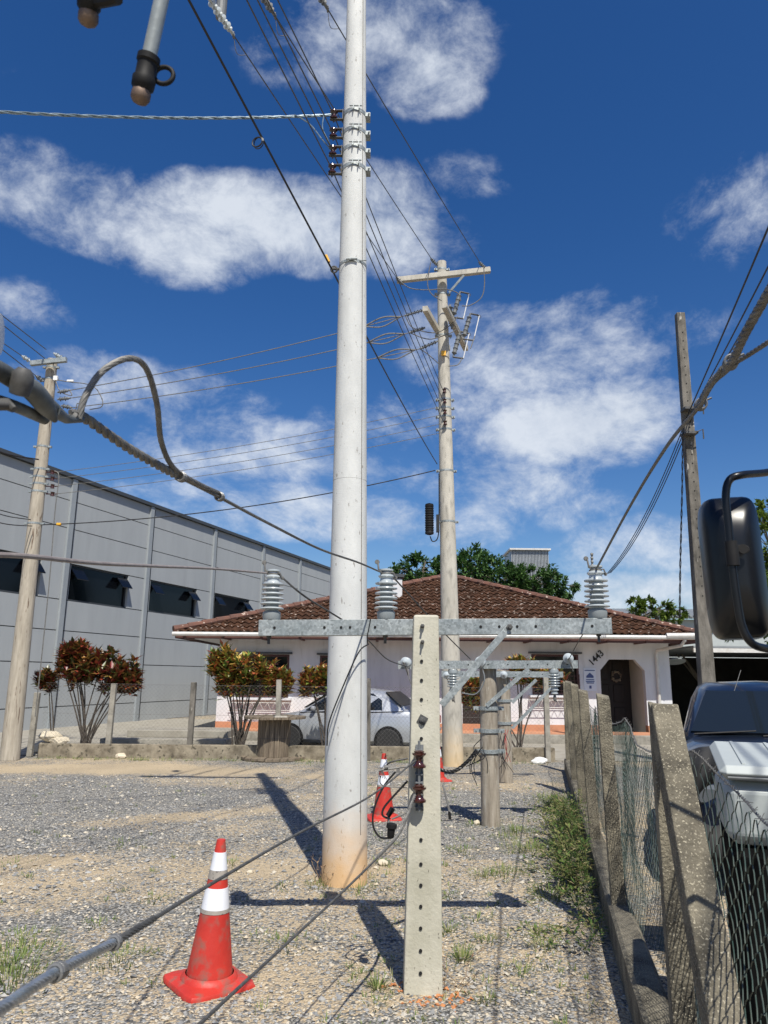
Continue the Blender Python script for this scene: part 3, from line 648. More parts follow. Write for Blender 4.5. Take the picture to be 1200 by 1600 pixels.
# gray roof building behind + corrugated tower
gb=thing('shed_building','low grey shed with long sheet metal roof behind the house on the right','building',(18,40,0))
zt=U(1000,942,40).z; a_=U(880,940,40); b_=U(1210,940,40)
MB().box(((a_.x+b_.x)/2+2,44,2.4),(b_.x-a_.x+5,8,4.8)).build('wall',M['boxg'],gb)
g2=MB(); n_=70; X0=a_.x-1; X1=b_.x+4
for i in range(n_): x=X0+(X1-X0)*(i+.5)/n_; g2.beam((x,39.4,zt-.75),(x,45,zt+.1),(X1-X0)/n_*.7,.09); 
g2.beam(((X0+X1)/2,39.5,zt-.82),((X0+X1)/2,45,zt+.02),X1-X0,.08); g2.build('roof',M['corrd'],gb)
tb=thing('roof_tank_house','silver corrugated metal box rising behind the tree','building',(9,46,0))
a_=U(798,860,46); b_=U(857,860,46); tm=MB(); n_=26
for i in range(n_): tm.box((a_.x+(b_.x-a_.x)*(i+.5)/n_,46,a_.z/2),((b_.x-a_.x)/n_*.55,.12,a_.z))
tm.box(((a_.x+b_.x)/2,47.3,a_.z/2),(b_.x-a_.x,2.5,a_.z-.05)); tm.build('wall',M['corr'],tb); MB().box(((a_.x+b_.x)/2,47.2,a_.z+.06),(b_.x-a_.x+.2,2.9,.1)).build('roof',M['gut'],tb)
# ================= VEGETATION
def leafquad(mb,p,d,up,l_,w_,fold=.15):
    d=d.normalized(); s=d.cross(up); s=s.normalized() if s.length>1e-4 else V((1,0,0)); nn_=s.cross(d)
    mb.add([p,p+d*l_*.5+s*w_/2+nn_*fold*w_,p+d*l_,p+d*l_*.5-s*w_/2+nn_*fold*w_],[(0,1,2),(0,2,3)])
def rv(): 
    while True:
        v=V((random.uniform(-1,1),random.uniform(-1,1),random.uniform(-1,1)))
        if .05<v.length<1: return v
def make_tree(base,crowns,nleaf,mleaf,label,ls=.22,name='tree',group=None,trunk_r=.22,droop=.2):
    t_=thing(name,label,'tree',base,group); b0=V(base)
    tk=MB(); top=V(crowns[0][0]); tk.tube([b0,b0.lerp(top,.35)+V((.1,0,0)),b0.lerp(top,.75),top],[trunk_r,trunk_r*.75,trunk_r*.5,.05],8)
    for c,r in crowns[1:]: tk.tube([b0.lerp(top,.4),V(c).lerp(top,.4)-V((0,0,.4)),V(c)],[trunk_r*.5,trunk_r*.3,.03],6)
    lm=MB(); tot=sum(r[0]*r[2] for _,r in crowns)
    for c,r in crowns:
        c=V(c); ncl=max(6,int(nleaf*(r[0]*r[2])/tot/38))
        for _ in range(ncl):
            v=rv().normalized()*random.uniform(.55,1.05)**.6; q=c+V((v.x*r[0],v.y*r[1],v.z*r[2]))
            sz=random.uniform(.22,.5)*min(r)*.55
            dirv=(q-c).normalized()+V((0,0,-droop))
            if random.random()<.5: tk.tube([c.lerp(q,.3),q+dirv*sz*.5],[.02,.008],3,False)
            for k in range(38):
                o_=rv()*sz; o_=o_+dirv*random.uniform(0,sz*1.1)
                leafquad(lm,q+o_,rv()+dirv*.7,V((0,0,1))+rv()*.6,ls*random.uniform(.6,1.2),ls*.42)
    tk.build('trunk',M['trunk'],t_); lm.build('crown',mleaf,t_); return t_
def cr_(u,v,Y,ru,rv_): p=U(u,v,Y); k=p.y/1155/.93; return (p,(ru*k,ru*k*.8,rv_*k))
make_tree((3.9,31,0),[cr_(742,905,31,60,38),cr_(785,915,31,45,24),cr_(735,880,31,28,20)],9500,M['leaf'],'dark green broad tree rising directly behind the roof peak')
make_tree((7.2,32,0),[cr_(830,912,32,44,24),cr_(872,912,32,24,20),cr_(868,892,32,10,10),cr_(820,935,32,50,25)],7000,M['leaf'],'dark green tree with feathery right edge behind the roof in front of the silver box')
make_tree((1.8,30,0),[cr_(650,895,30,34,24),cr_(665,877,30,18,12),cr_(660,920,30,50,20),cr_(634,893,30,12,10)],4500,M['leaf'],'green tree showing left of the weathered pole above the roof')
make_tree((11.8,26,0),[cr_(1020,955,26,32,13),cr_(1002,942,26,16,9),cr_(1046,960,26,24,10)],2200,M['yleaf'],'small yellow green bush top showing above the right end of the roof',.18,'bush',trunk_r=.06)
make_tree((13.6,23.5,0),[cr_(1205,860,23,36,75),cr_(1190,930,23,45,60),cr_(1215,800,23,25,25),cr_(1150,975,24,30,22)],6500,M['yleaf'],'tall yellow green leafy tree at the right edge behind the truck mirror',.2)
def croton(base,stems,nst,mleaf,label,ls,group='croton shrubs along the back fence',per=24,spread=1):
    nst=int(nst*1.5); ls*=1.18
    t_=thing('croton_shrub',label,'shrub',base,group); b0=V(base); st=MB(); lm=MB()
    for (c,r) in stems:
        c=V(c)
        for k in range(nst):
            v=rv().normalized()*random.uniform(.2,1.1)**.5; tip=c+V((v.x*r[0],v.y*r[1],v.z*r[2]))
            b1=b0+V((random.gauss(0,.05),random.gauss(0,.05),0)); mid=b1.lerp(tip,.5)+V((random.gauss(0,.05),random.gauss(0,.05),-.1)); mid.x=b1.x+(tip.x-b1.x)*.35+random.gauss(0,.03)
            if k%15==0: st.tube(spline([b1,mid,tip],4),[.022-.012*i/8 for i in range(9)],5)
            for j in range(per):
                a=random.uniform(0,2*PI); e=random.uniform(-.3,1.1); d=V((math.cos(a)*math.cos(e),math.sin(a)*math.cos(e),math.sin(e)))
                leafquad(lm,tip-V((0,0,random.uniform(0,.22))),d,V((0,0,1))+rv()*.3,ls*random.uniform(.6,1.15),ls*.36)
    st.build('stems',M['dtrunk'],t_); lm.build('foliage',mleaf,t_); return t_
def cc(u,v,ru,rv_,Y): p=U(u,v,Y); k=p.y/1155; return (p,(ru*k,ru*k*.7,rv_*k))
gb_=G(133,1168); YC=16.6
croton(V((U(133,1160,YC).x,YC,0)),[cc(125,1035,32,30,YC),cc(175,1045,42,28,YC),cc(120,1015,20,14,YC),cc(200,1060,18,14,YC)],36,M['crot_red'],'large dark red croton shrub before the warehouse wall',.19)
croton(V((U(82,1162,YC).x,YC,0)),[cc(73,1058,15,13,YC)],16,M['crot_red'],'small dark red croton sprig beside the tilted left pole',.17)
croton(V((U(372,1160,YC).x,YC,0)),[cc(385,1040,52,24,YC),cc(350,1030,20,18,YC),cc(435,1062,20,16,YC),cc(370,1065,30,14,YC)],38,M['crot_mix'],'wide green and yellow croton shrub behind the wooden cable drum',.19)
croton(V((U(508,1160,YC).x,YC,0)),[cc(487,1062,20,18,YC),cc(507,1052,16,14,YC)],26,M['crot_mix'],'narrow orange and red croton shrub just left of the thick pole',.17)
croton(V((U(812,1162,17.2).x,17.2,0)),[cc(840,1052,44,12,17.2),cc(815,1035,20,8,17.2),cc(742,1078,18,22,17.2)],26,M['crot_mix'],'croton shrub with bare forked stems under the right window',.17)
# grass and weeds
gr=MB()
def tuft(mb,p,n_,h,sp):
    for _ in range(n_):
        a=random.uniform(0,2*PI); r=sp*random.random()**.7; q=p+V((math.cos(a)*r,math.sin(a)*r,0)); ln=h*random.uniform(.4,1.1); th=random.uniform(.1,1.1)
        d=V((math.cos(a)*math.sin(th),math.sin(a)*math.sin(th),math.cos(th))); s=V((-math.sin(a),math.cos(a),0))*.0028; k=q+d*ln*.55; e=q+d*ln+V((0,0,-.25*ln*math.sin(th)))
        mb.add([q-s,q+s,k+s*.8,k-s*.8,e],[(0,1,2,3),(3,2,4)])
T=[(20,1505,520,.065,.34),(35,1470,220,.05,.25),(15,1535,260,.06,.3),(185,1500,150,.07,.22),(155,1445,60,.05,.14),(245,1405,60,.05,.16),(450,1475,90,.06,.2),(360,1350,60,.06,.15),(440,1385,30,.05,.1),
(20,1352,40,.05,.3),(190,1318,60,.05,.25),(590,1545,60,.11,.05),(560,1390,90,.08,.16),(500,1385,80,.07,.14),(600,1350,50,.07,.1),(720,1330,90,.07,.22),(790,1365,150,.08,.2),(760,1370,90,.08,.16),(700,1455,90,.07,.16),(745,1440,40,.07,.1),(760,1470,60,.06,.1),(840,1460,80,.08,.14),
(720,1500,70,.12,.07),(790,1310,60,.07,.2),(830,1330,240,.12,.30),(810,1300,160,.10,.25),(700,1400,50,.06,.12),(650,1380,40,.06,.1),(740,1290,60,.07,.15),(620,1320,30,.05,.1),(860,1400,160,.10,.2),(820,1520,40,.05,.1),(760,1565,50,.06,.07),(860,1250,160,.13,.35),(850,1480,60,.08,.1),(400,1465,30,.05,.15),(480,1195,60,.08,.3),(250,1178,120,.08,.9),(420,1172,120,.09,.9),(600,1180,100,.09,.8),(130,1176,80,.08,.7)]
for (u,v,n_,h,sp) in T: tuft(gr,G(u,v),n_,h,sp)
for i in range(420):
    y=random.uniform(4,13); x=random.uniform(-.2,.3+.2*y) if random.random()<.75 else random.uniform(-.5*y,0)
    tuft(gr,V((x,y,0)),random.randint(3,14),random.uniform(.03,.07),random.uniform(.02,.10))
for i in range(200):
    y=15.55; x=random.uniform(-6.8,3.3); tuft(gr,V((x,y-random.random()*.25,0)),14,random.uniform(.04,.10),.15)
tag(gr.build('grass',M['grass']),'short dry grass tufts growing through the gravel','grass',kind='stuff')
wd_=MB()
for i in range(520):
    y=5.1+random.random()**.8*5.6; off=abs(random.gauss(0,.19))
    if noise.noise(V((y*1.1,off*4,9)))<random.uniform(-.35,.12): continue
    off=abs(off+random.gauss(0,.03)); x=mx_(y)-.2-off
    h=random.uniform(.10,.5)*(.95 if 6.4<y<9.3 else .45)*max(.25,1-off*1.6)
    b0=V((x,y,0)); tp=b0+V((random.gauss(0,.08)-.05,random.gauss(0,.08),h)); wd_.tube([b0,b0.lerp(tp,.5)+V((.01,0,.02)),tp],.002,3,False)
    for k in range(int(6+h*34)):
        q=b0.lerp(tp,random.uniform(.15,1)); a=random.uniform(0,2*PI); d=V((math.cos(a),math.sin(a),random.uniform(-.2,.7))); leafquad(wd_,q+d*random.uniform(0,.04),d,V((0,0,1)),random.uniform(.03,.075),.02)
tag(wd_.build('weeds',M['crown_weed']),'leafy green weeds growing along the foot of the right fence','weeds',kind='stuff')
dw=MB()
for (u,v) in ((545,1378),(505,1383),(700,1545),(640,1395)):
    for _ in range(9):
        b0=G(u+random.gauss(0,14),v+random.gauss(0,4)); p=b0; pts=[p]
        for k in range(4): p=p+V((random.gauss(0,.035),random.gauss(0,.03),random.uniform(.02,.06))); pts.append(p)
        dw.tube(pts,.0018,3,False)
        for q in pts[1:]: leafquad(dw,q,rv(),V((0,0,1)),.025,.012)
tag(dw.build('dry_weeds',M['dry']),'dry brown weed stalks at the foot of the thick pole','weeds',kind='stuff')
# ================= INSULATORS
def pin_insulator(o,parent,axis=(0,0,1),sc=1,n=6,name='pin_insulator'):
    o=V(o); a=V(axis); prof=[(.050,0),(.056,.012),(.058,.045),(.046,.060)]
    ob=MB().lathe([(r*sc,z*sc) for r,z in prof],o,a,28).build(name,M['porcd'],parent,smooth=True)
    p2=[(.040,.060)]; z=.066
    for i in range(n): p2+=[(.040,z),(.074-.001*i,z+.004),(.076-.001*i,z+.008),(.070,z+.013),(.042,z+.022)]; z+=.031
    p2+=[(.038,z+.01),(.052,z+.022),(.050,z+.030),(.032,z+.040),(.030,z+.052),(.044,z+.060),(.044,z+.070),(.02,z+.074)]
    MB().lathe([(r*sc,q*sc) for r,q in p2],o,a,28).build('sheds',M['porc'],ob,smooth=True)
    return ob,o+a*(z+.046)*sc
def polymer(mb,a,b,n=7,r=.045,core=.014):
    a=V(a); b=V(b); L_=(b-a).length; prof=[(.02,0),(.02,L_*.1)]
    for i in range(n): z=L_*(.12+.76*(i+.5)/n); prof+=[(core,z-.012),(r*(1 if i%2==0 else .75),z),(core,z+.010)]
    prof+=[(.02,L_*.9),(.02,L_)]; mb.lathe(prof,a,b-a,14); return mb
# ================= NEAR T-FRAME
P0=G(660,1545); PT=U(665,962,P0.y)
f1=thing('crossarm_frame','pale concrete post drilled with holes carrying a long galvanised crossarm and three tall insulators','utility frame',P0,'training crossarm frames')
pc_=MB(); y0=P0.y; h=PT.z
# tapered I-section post
def isec(z,w,d,rib=.2): return [V((P0.x+(PT.x-P0.x)*z/h+sx*w/2,y0+sy*d/2,z)) for sx,sy in ((-1,-1),(1,-1),(1,1),(-1,1))]
lv=[0,.5,1.0,1.5,h-.012,h]; vs=[];fs=[]
for i,z in enumerate(lv): wq=.212-.062*z/h-(.012 if i==5 else 0); vs+=isec(z-.0,wq,.17-.03*z/h-(.012 if i==5 else 0))
for i in range(5):
    for q in range(4): fs.append((i*4+q,i*4+(q+1)%4,i*4+4+(q+1)%4,i*4+4+q))
fs.append((20,21,22,23)); pc_.add(vs,fs); pc_.build('concrete_post',M['post'],f1,bevel=.008)
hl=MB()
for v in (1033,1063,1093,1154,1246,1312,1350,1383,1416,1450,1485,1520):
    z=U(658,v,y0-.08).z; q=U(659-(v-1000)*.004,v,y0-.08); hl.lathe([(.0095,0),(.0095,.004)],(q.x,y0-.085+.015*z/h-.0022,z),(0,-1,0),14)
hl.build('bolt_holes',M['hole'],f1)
for v,r_ in ((978,.013),(1003,.012),(1125,.018)):
    z=U(660,v,y0-.08).z; xx=U(660,v,y0-.08).x; b_=MB(); yy=y0-.085+.015*z/h; b_.lathe([(r_,0),(r_,.022),(r_*.5,.024),(r_*.5,.05 if v!=1125 else .03)],(xx,yy,z),(0,-1,0),6)
    if v==1125: b_.box((xx,yy-.003,z),(.05,.006,.05),Matrix.Rotation(.5,3,'Y'))
    b_.build('bolt',M['dwire'],f1)
ya=y0+.14; CA=U(404,981,ya); CB=U(956,978,ya); hz=(CA.z+CB.z)/2
arm=MB(); aw=.098; 
dA_=(CB-CA).normalized(); upv=V((1,0,0)).cross(V((0,1,0)))
# C-channel: front web, flanges back
arm.beam(CA,CB,.006,aw,(0,0,1)); 
for s_ in (-1,1): arm.beam(CA+V((0,.045,s_*(aw/2-.003))),CB+V((0,.045,s_*(aw/2-.003))),.085,.0055,(0,0,1))
am=arm.build('crossarm',M['steel'],f1,bevel=.0015)
def onarm(u,dz=0,dy=0):
    p=U(u,980,ya); k=(p.x-CA.x)/(CB.x-CA.x); return V((p.x,ya+dy,CA.z+(CB.z-CA.z)*k+dz))
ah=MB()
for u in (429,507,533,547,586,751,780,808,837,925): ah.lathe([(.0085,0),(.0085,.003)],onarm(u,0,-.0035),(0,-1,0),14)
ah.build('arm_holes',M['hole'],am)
for u in (419,602,938):
    b_=MB(); p=onarm(u,-aw/2,.045); b_.lathe([(.016,0),(.016,-.012),(.009,-.013),(.009,-.05)],p,(0,0,1),8); b_.build('pin_bolt',M['dwire'],am)
tops={}
for u in (422,603,938):
    ob,tp=pin_insulator(onarm(u,aw/2,.045),f1,sc=1.0 if u!=938 else 1.05); tops[u]=tp
    cl=MB(); r_=.036; cl.torus(tp+V((0,0,-.004)),(0,0,1),r_,.005,16,6); cl.tube([tp+V((-.03,-.02,0)),tp+V((-.05,-.03,.02)),tp+V((-.055,-.02,.065))],.006,6); cl.lathe([(.014,0),(.016,.008),(.014,.016)],tp+V((-.060,-.02,.07)),(0,1,0),10); cl.tube([tp+V((.03,-.02,0)),tp+V((.045,-.03,.0)),tp+V((.06,-.02,-.03))],.005,6); cl.lathe([(.01,0),(.012,.006),(.01,.012)],tp+V((.06,-.02,-.03)),(0,1,0),10)
    cl.build('wire_clamp',M['wire'],ob,smooth=True)
bs=MB(); a_=onarm(795,-.005,-.02); b_=U(690,1102,y0+.02); bs.beam(a_,b_,.0065,.042,(0,0,1)); bs.build('diagonal_brace',M['steel'],f1,bevel=.001)
bt=MB(); bt.lathe([(.02,0),(.02,.012),(.011,.014),(.011,.03)],a_+V((0,-.004,.0)),(0,-1,0),6); bt.build('brace_bolt',M['dwire'],f1)
# spool rack on the near post
rk=MB(); xr=U(655,1200,y0-.14).x; zt_=U(655,1172,y0-.14).z; zb=U(655,1262,y0-.14).z; yr=y0-.135
rk.box((xr+.005,y0-.083,(zt_+zb)/2),(.045,.006,zt_-zb+.05)); rk.tube([(xr,yr,zt_+.05),(xr,yr,zb-.02)],.0075,8)
for z in (zt_,(zt_+zb)/2+.022,(zt_+zb)/2-.022,zb): rk.box((xr,yr+.03,z),(.042,.075,.006))
rk=rk.build('insulator_rack',M['poly'],f1)
spz=[zt_-.055,(zt_+zb)/2-.085]
for z in spz:
    MB().lathe([(.015,-.042),(.038,-.040),(.040,-.030),(.026,-.018),(.022,0),(.026,.018),(.040,.030),(.040,.040),(.015,.042)],(xr,yr,z),(0,0,1),24).lathe([(.012,.042),(.030,.043),(.030,.05),(.012,.055)],(xr,yr,z),(0,0,1),20).build('spool_insulator',M['brown'],f1,smooth=True)
# ================= FRAMES 2,3 (wood)
def wood_frame(P_,top_v,r,armL,armR,Yarm,label,braces,ins,discs,bands):
    f=thing('crossarm_frame',label,'utility frame',P_,'training crossarm frames'); zt=U(P_.x*0+600,top_v,P_.y).z
    pts=[]; rs=[]
    for i in range(9): z=zt*i/8; pts.append(V((P_.x+.01*noise.noise(V((i,P_.y,0))),P_.y,z))); rs.append(r*(1-.10*i/8)*(1+.02*noise.noise(V((i,P_.x,3)))))
    pts.append(V((P_.x,P_.y,zt+.004))); rs.append(r*.75)
    MB().tube(pts,rs,20).build('wooden_post',M['grey_wood'],f,smooth=True)
    A=U(*armL,Yarm); B=U(*armR,Yarm); am=MB(); am.beam(A,B,.006,.095); 
    for s_ in (-1,1): am.beam(A+V((0,.04,s_*.0445)),B+V((0,.04,s_*.0445)),.078,.005)
    am=am.build('crossarm',M['steel'],f)
    hh=MB(); 
    for k in range(9): hh.lathe([(.009,0),(.009,.002)],A.lerp(B,.06+.11*k)+V((0,-.0033,0)),(0,-1,0),8)
    hh.build('arm_holes',M['hole'],am)
    for (a_,b_) in braces: MB().beam(U(*a_,Yarm-.03),U(*b_,P_.y-r-.01),.006,.05).build('diagonal_brace',M['steel'],f)
    for v in bands:
        z=U(600,v,P_.y).z; bnd=MB(); bnd.lathe([(r*1.0,0),(r*1.07,.001),(r*1.07,.045),(r*1.0,.046)],(P_.x,P_.y,z),(0,0,1),24)
        for sx in (-1,1): bnd.box((P_.x+sx*(r+.035),P_.y,z+.022),(.07,.03,.045)); bnd.tube([(P_.x+sx*(r+.04),P_.y-.07,z+.022),(P_.x+sx*(r+.04),P_.y+.07,z+.022)],.008,6)
        bnd.build('band',M['steel'],f)
    for u in ins:
        p=U(u,armL[1]+(armR[1]-armL[1])*(u-armL[0])/(armR[0]-armL[0]),Yarm)+V((0,.04,-.05)); ob,tp=pin_insulator(p,f,(0,0,-1),1.0,5,'hanging_insulator')
        q=MB(); q.tube([tp,tp+V((0,0,-.06)),tp+V((.02,0,-.12))],.007,6); q.lathe([(.012,0),(.018,-.03),(.018,-.06),(.01,-.08)],tp+V((0,0,-.03)),(0,0,1),10); q.build('hanging_clamp',M['wire'],ob)
    for (u,v) in discs:
        p=U(u,v,Yarm-.02); q=MB(); q.lathe([(.02,0),(.025,.02),(.055,.03),(.062,.06),(.05,.09),(.03,.11),(.055,.12),(.06,.14),(.03,.16),(.015,.20)],p,(-.25,-1,.05),20); q=q.build('strain_insulator',M['porc'],f,smooth=True)
        cl=MB(); cl.tube([p+V((-.05,-.2,0)),p+V((-.06,-.26,0)),p+V((-.03,-.24,-.06)),p+V((0,-.2,-.14))],.008,6); cl.build('clamp',M['wire'],q)
    return f
fr2=wood_frame(G(767,1290),1040,.112,(622,1039),(903,1038),9.14-.17,'grey wooden post frame with a steel crossarm just behind the near concrete post',[((826,1045),(760,1103))],(708,866),((637,1036),(752,1035),(888,1030)),(1108,1143,1175))
fr3=wood_frame(G(790,1222),1046,.125,(690,1053),(880,1054),12.79-.19,'farthest wooden post frame with short steel crossarm and long timber brace',[((838,1062),(800,1098)),((868,1068),(800,1138))],(),((700,1056),(788,1055)),(1095,1130))
# tangled loops near frame 2
def cable(pts,r,m,label,name='cable',cat='cable',group=None,n=6,sm=True):
    o=MB().tube(pts,r,n).build(name,m,smooth=sm); return tag(o,label,cat,group)
p2y=9.0
tg=MB()
for k in range(7):
    a_=U(748+random.uniform(-6,10),1165+random.uniform(-12,12),p2y-.1); b_=a_+V((random.uniform(-.15,.12),random.uniform(-.1,.1),-random.uniform(.15,.4))); c_=a_.lerp(b_,.5)+V((random.uniform(-.12,.12),random.uniform(-.1,.1),0)); tg.tube(spline([a_,c_,b_],6),.005,5)
tg0=tg; tg=MB()
for k in range(4):
    a_=U(790+random.uniform(-6,6),1145+random.uniform(-5,5),12.5); tg.tube(spline([a_,a_+V((random.uniform(-.2,.1),-.05,-.3)),a_+V((random.uniform(-.1,.2),0,-.6))],6),.005,5)
tag(tg0.build('cut_cable_ends',M['blackwire']),'tangle of cut black cable tails hanging from the nearer wooden post','cables'); tag(tg.build('cut_cable_ends',M['blackwire']),'few cut black cable tails hanging from the farther wooden post','cables')
rw=MB()
for k in range(3): a_=U(786+k*4,1140,12.6); rw.tube(spline([a_,a_+V((.05-.06*k,-.04,-.22)),a_+V((.02,-.02,-.5))],6),.004,5)
tag(rw.build('red_wires',M['redwire']),'thin red wire tails hanging on the farthest wooden post','wires')
o=MB(); strands(o,spline([U(672,1197,9.0),U(705,1206,9.0),U(728,1192,9.0),U(745,1172,9.0)],8),.012,.011,3,.12,6,.015)
tag(o.build('twisted_cable',M['blackwire'],smooth=True),'short thick twisted black cable between the near post and the first wooden post','cable')
cable([U(692,1226,8.0),U(703,1270,7.9)],.011,M['wire'],'short pale grey rod hanging behind the near concrete post','rod','rod')
cable([U(702,1268,7.9),U(703,1280,7.9)],.016,M['blackwire'],'black tip on the hanging grey rod behind the near post','rod_tip','rod tip')
# loops & connector at near post (left of rack)
yl=y0-.15
lp=thing('connector_cables','black jumper loops with a hanging grounding connector left of the near concrete post','cables',U(612,1290,yl))
MB().tube(spline([U(618,1206,yl),U(600,1228,yl),U(585,1262,yl),U(583,1290,yl),U(594,1308,yl),U(612,1309,yl-.03)],8),.0055,7).tube(spline([U(637,1220,yl),U(614,1245,yl),U(600,1262,yl),U(598,1274,yl),U(610,1280,yl)],8),.006,7).tube(spline([U(594,1212,yl),U(595,1225,yl),U(610,1230,yl),U(636,1230,yl)],8),.003,6).tube(spline([U(601,1200,yl),U(610,1191,yl),U(637,1185,yl)],8),.005,6).build('loop',M['blackwire'],lp,smooth=True)
c_=MB(); c_.lathe([(.012,0),(.02,.01),(.022,.05),(.03,.055),(.03,.075),(.018,.08)],U(610,1310,yl-.03),(.1,0,1),14); c_.lathe([(.014,0),(.016,.05)],U(606,1275,yl-.01),(.4,0,.6),10); c_.build('connector_body',M['black'],lp,smooth=True)
c_=MB(); c_.tube(spline([U(607,1275,yl),U(608,1287,yl-.02),U(613,1291,yl-.02)],5),.007,7); c_.tube([U(612,1280,yl-.02),U(640,1268,yl-.02)],.005,6); c_.tube([U(592,1204,yl),U(640,1197,yl)],.005,6); c_.box(U(622,1204,yl),(.02,.015,.02)); c_.lathe([(.012,-.01),(.014,0),(.012,.01)],U(603,1199,yl),(1,0,.4),10)
for k in range(5): c_.tube([U(597,1203,yl),U(592+k*3,1214+k,yl)],.0018,4)
c_.build('metal_clamps',M['wire'],lp,smooth=True)
# ================= MAIN POLE
PM=G(538,1378); MT=U(557,0,PM.y)
HM=9.9
def pm_at(z): k=z/MT.z; return V((PM.x+(MT.x-PM.x)*k,PM.y,z))
mp_=thing('utility_pole','thick smooth pale concrete pole with an orange stained foot in the middle','utility pole',PM,'utility poles')
def rm(z): return .192-.0100*z
zs=[-.02+HM*i/24 for i in range(25)]
po=MB().tube([pm_at(z) for z in zs],[rm(max(z,0)) for z in zs],48).build('pole_shaft',M['pole'],mp_,smooth=True)
# mould seam lines
for ang in (-.50,):
    sm=MB(); d=V((math.sin(.80),-math.cos(.80),0))
    sm.tube([pm_at(z)+d*(rm(z)-.0015) for z in zs[1:]],.0045,5); sm.build('mould_seam',M['dark_conc'],po)
rng=MB()
for v in (753,):
    z=U(550,v,PM.y).z; rng.lathe([(rm(z)-.002,0),(rm(z)+.0015,.002),(rm(z)-.002,.004)],pm_at(z),(0,0,1),40)
rng.build('mould_ring',M['pole2'],po)
MZ=[]
for v in (168,197,225,254):
    z=U(556,v,PM.y-.14).z; MZ.append(z); c=pm_at(z); R_=rm(z)
    b_=MB(); b_.lathe([(R_-.004,0),(R_+.004,0),(R_+.004,.042),(R_-.004,.042)],c-V((0,0,.02)),(0,0,1),36)
    for sx,ay in ((1,0),(0,-1)):
        q=c+V((sx*(R_+.02),ay*(R_+.02),0)) if sx else c+V((0.02,-(R_+.02),0))
        if sx: b_.box(q,(.05,.10,.045)); b_.tube([q+V((.01,-.07,0)),q+V((.01,.07,0))],.008,6)
        else:
            for s2 in (-.03,.03): b_.box(q+V((s2,0,0)),(.008,.05,.05))
            b_.tube([q+V((-.07,-.006,.02)),q+V((.06,-.006,.02))],.007,6)
    bo=b_.build('band',M['steel'],mp_)
    # clevis rack to the left
    k=MB(); L0=c+V((-R_,-.03,0)); x1=-.13
    for dz in (-.052,.052): k.box(L0+V((x1/2-.005,0,dz)),(.14,.035,.007))
    k.box(L0+V((-.006,0,0)),(.008,.045,.12)); k.tube([L0+V((x1+.03,0,-.085)),L0+V((x1+.03,0,.075))],.008,6); k.build('clevis',M['dwire'],mp_)
    MB().lathe([(.015,-.046),(.040,-.044),(.042,-.030),(.026,-.016),(.022,0),(.026,.016),(.042,.030),(.040,.044),(.015,.046)],L0+V((x1+.03,0,0)),(0,0,1),20).build('spool_insulator',M['brown'],mp_,smooth=True)
spm=[pm_at(z)+V((-rm(z)-.10,-.03,0)) for z in MZ]
z=U(553,405,PM.y-.15).z; c=pm_at(z); R_=rm(z); b_=MB(); b_.lathe([(R_-.004,0),(R_+.003,0),(R_+.003,.03),(R_-.004,.03)],c-V((0,0,.015)),(0,0,1),36); b_.tube([c+V((-.06,-R_-.015,.0)),c+V((.05,-R_-.02,.0))],.012,6); b_.tube([c+V((-.1,-R_+.005,-.02)),c+V((.14,-R_+.02,.01))],.005,5); b_.build('band',M['steel'],mp_)
k=MB(); k.tube([c+V((-R_,0,-.02)),c+V((-R_-.07,-.02,-.03))],.014,8); k.torus(c+V((-R_-.05,-.01,-.03)),(0,1,.3),.03,.01,12,6); k.build('hook',M['dwire'],mp_)
ghook=c+V((-R_-.08,-.02,-.02)); q=MB(); q.box(ghook+V((-.04,0,.10)),(.03,.03,.09),Matrix.Rotation(-.4,3,'Y'),.006); q.build('tag_clip',M['yellow'],mp_)
# crossarm at the head (above the picture) with strain insulators
zc=9.45; ca=MB(); ca.beam(pm_at(zc)+V((-2.0,-.2,0)),pm_at(zc)+V((.35,-.2,0)),.09,.115); ca.build('crossarm',M['steel'],mp_)
P2=G(708,1197); P2T=U(690,410,P2.y)
head=[pm_at(zc)+V((-1.75,-.2,.05)),pm_at(zc)+V((-.95,-.2,.05)),pm_at(zc)+V((-.15,-.2,.05))]
# anchor of line insulators as seen just below the frame top
ends2=[U(622,437,P2.y-.3),U(676,407,P2.y-.3),U(751,412,P2.y-.3)]
w1=[U(365,55,7.35),U(430,25,7.4),U(512,14,7.45)]
for i in range(3):
    a_=w1[i]; h_=a_+(a_-ends2[i]).normalized()*.62; st_=MB(); polymer(st_,h_,a_,8,.05); st_.build('strain_insulator',M['poly'] if i!=0 else M['porc'],mp_,smooth=True)
    MB().tube([h_,pm_at(zc)+V((h_.x-pm_at(zc).x,-.2,0))],.014,6).build('link_rod',M['dwire'],mp_)
    k=MB(); k.torus(a_,(1,0,0),.03,.012,12,6); k.tube(spline([a_,a_+V((.03,.10,-.16)),a_+(ends2[i]-a_).normalized()*.35],6),.004,5); k.build('jumper_loop',M['wire'],mp_)
MB().tube([w1[0]+V((-.14,-.1,.14)),w1[0]+V((-.14,-.1,.42))],[.06,.065],14).build('surge_arrester',M['poly'],mp_)
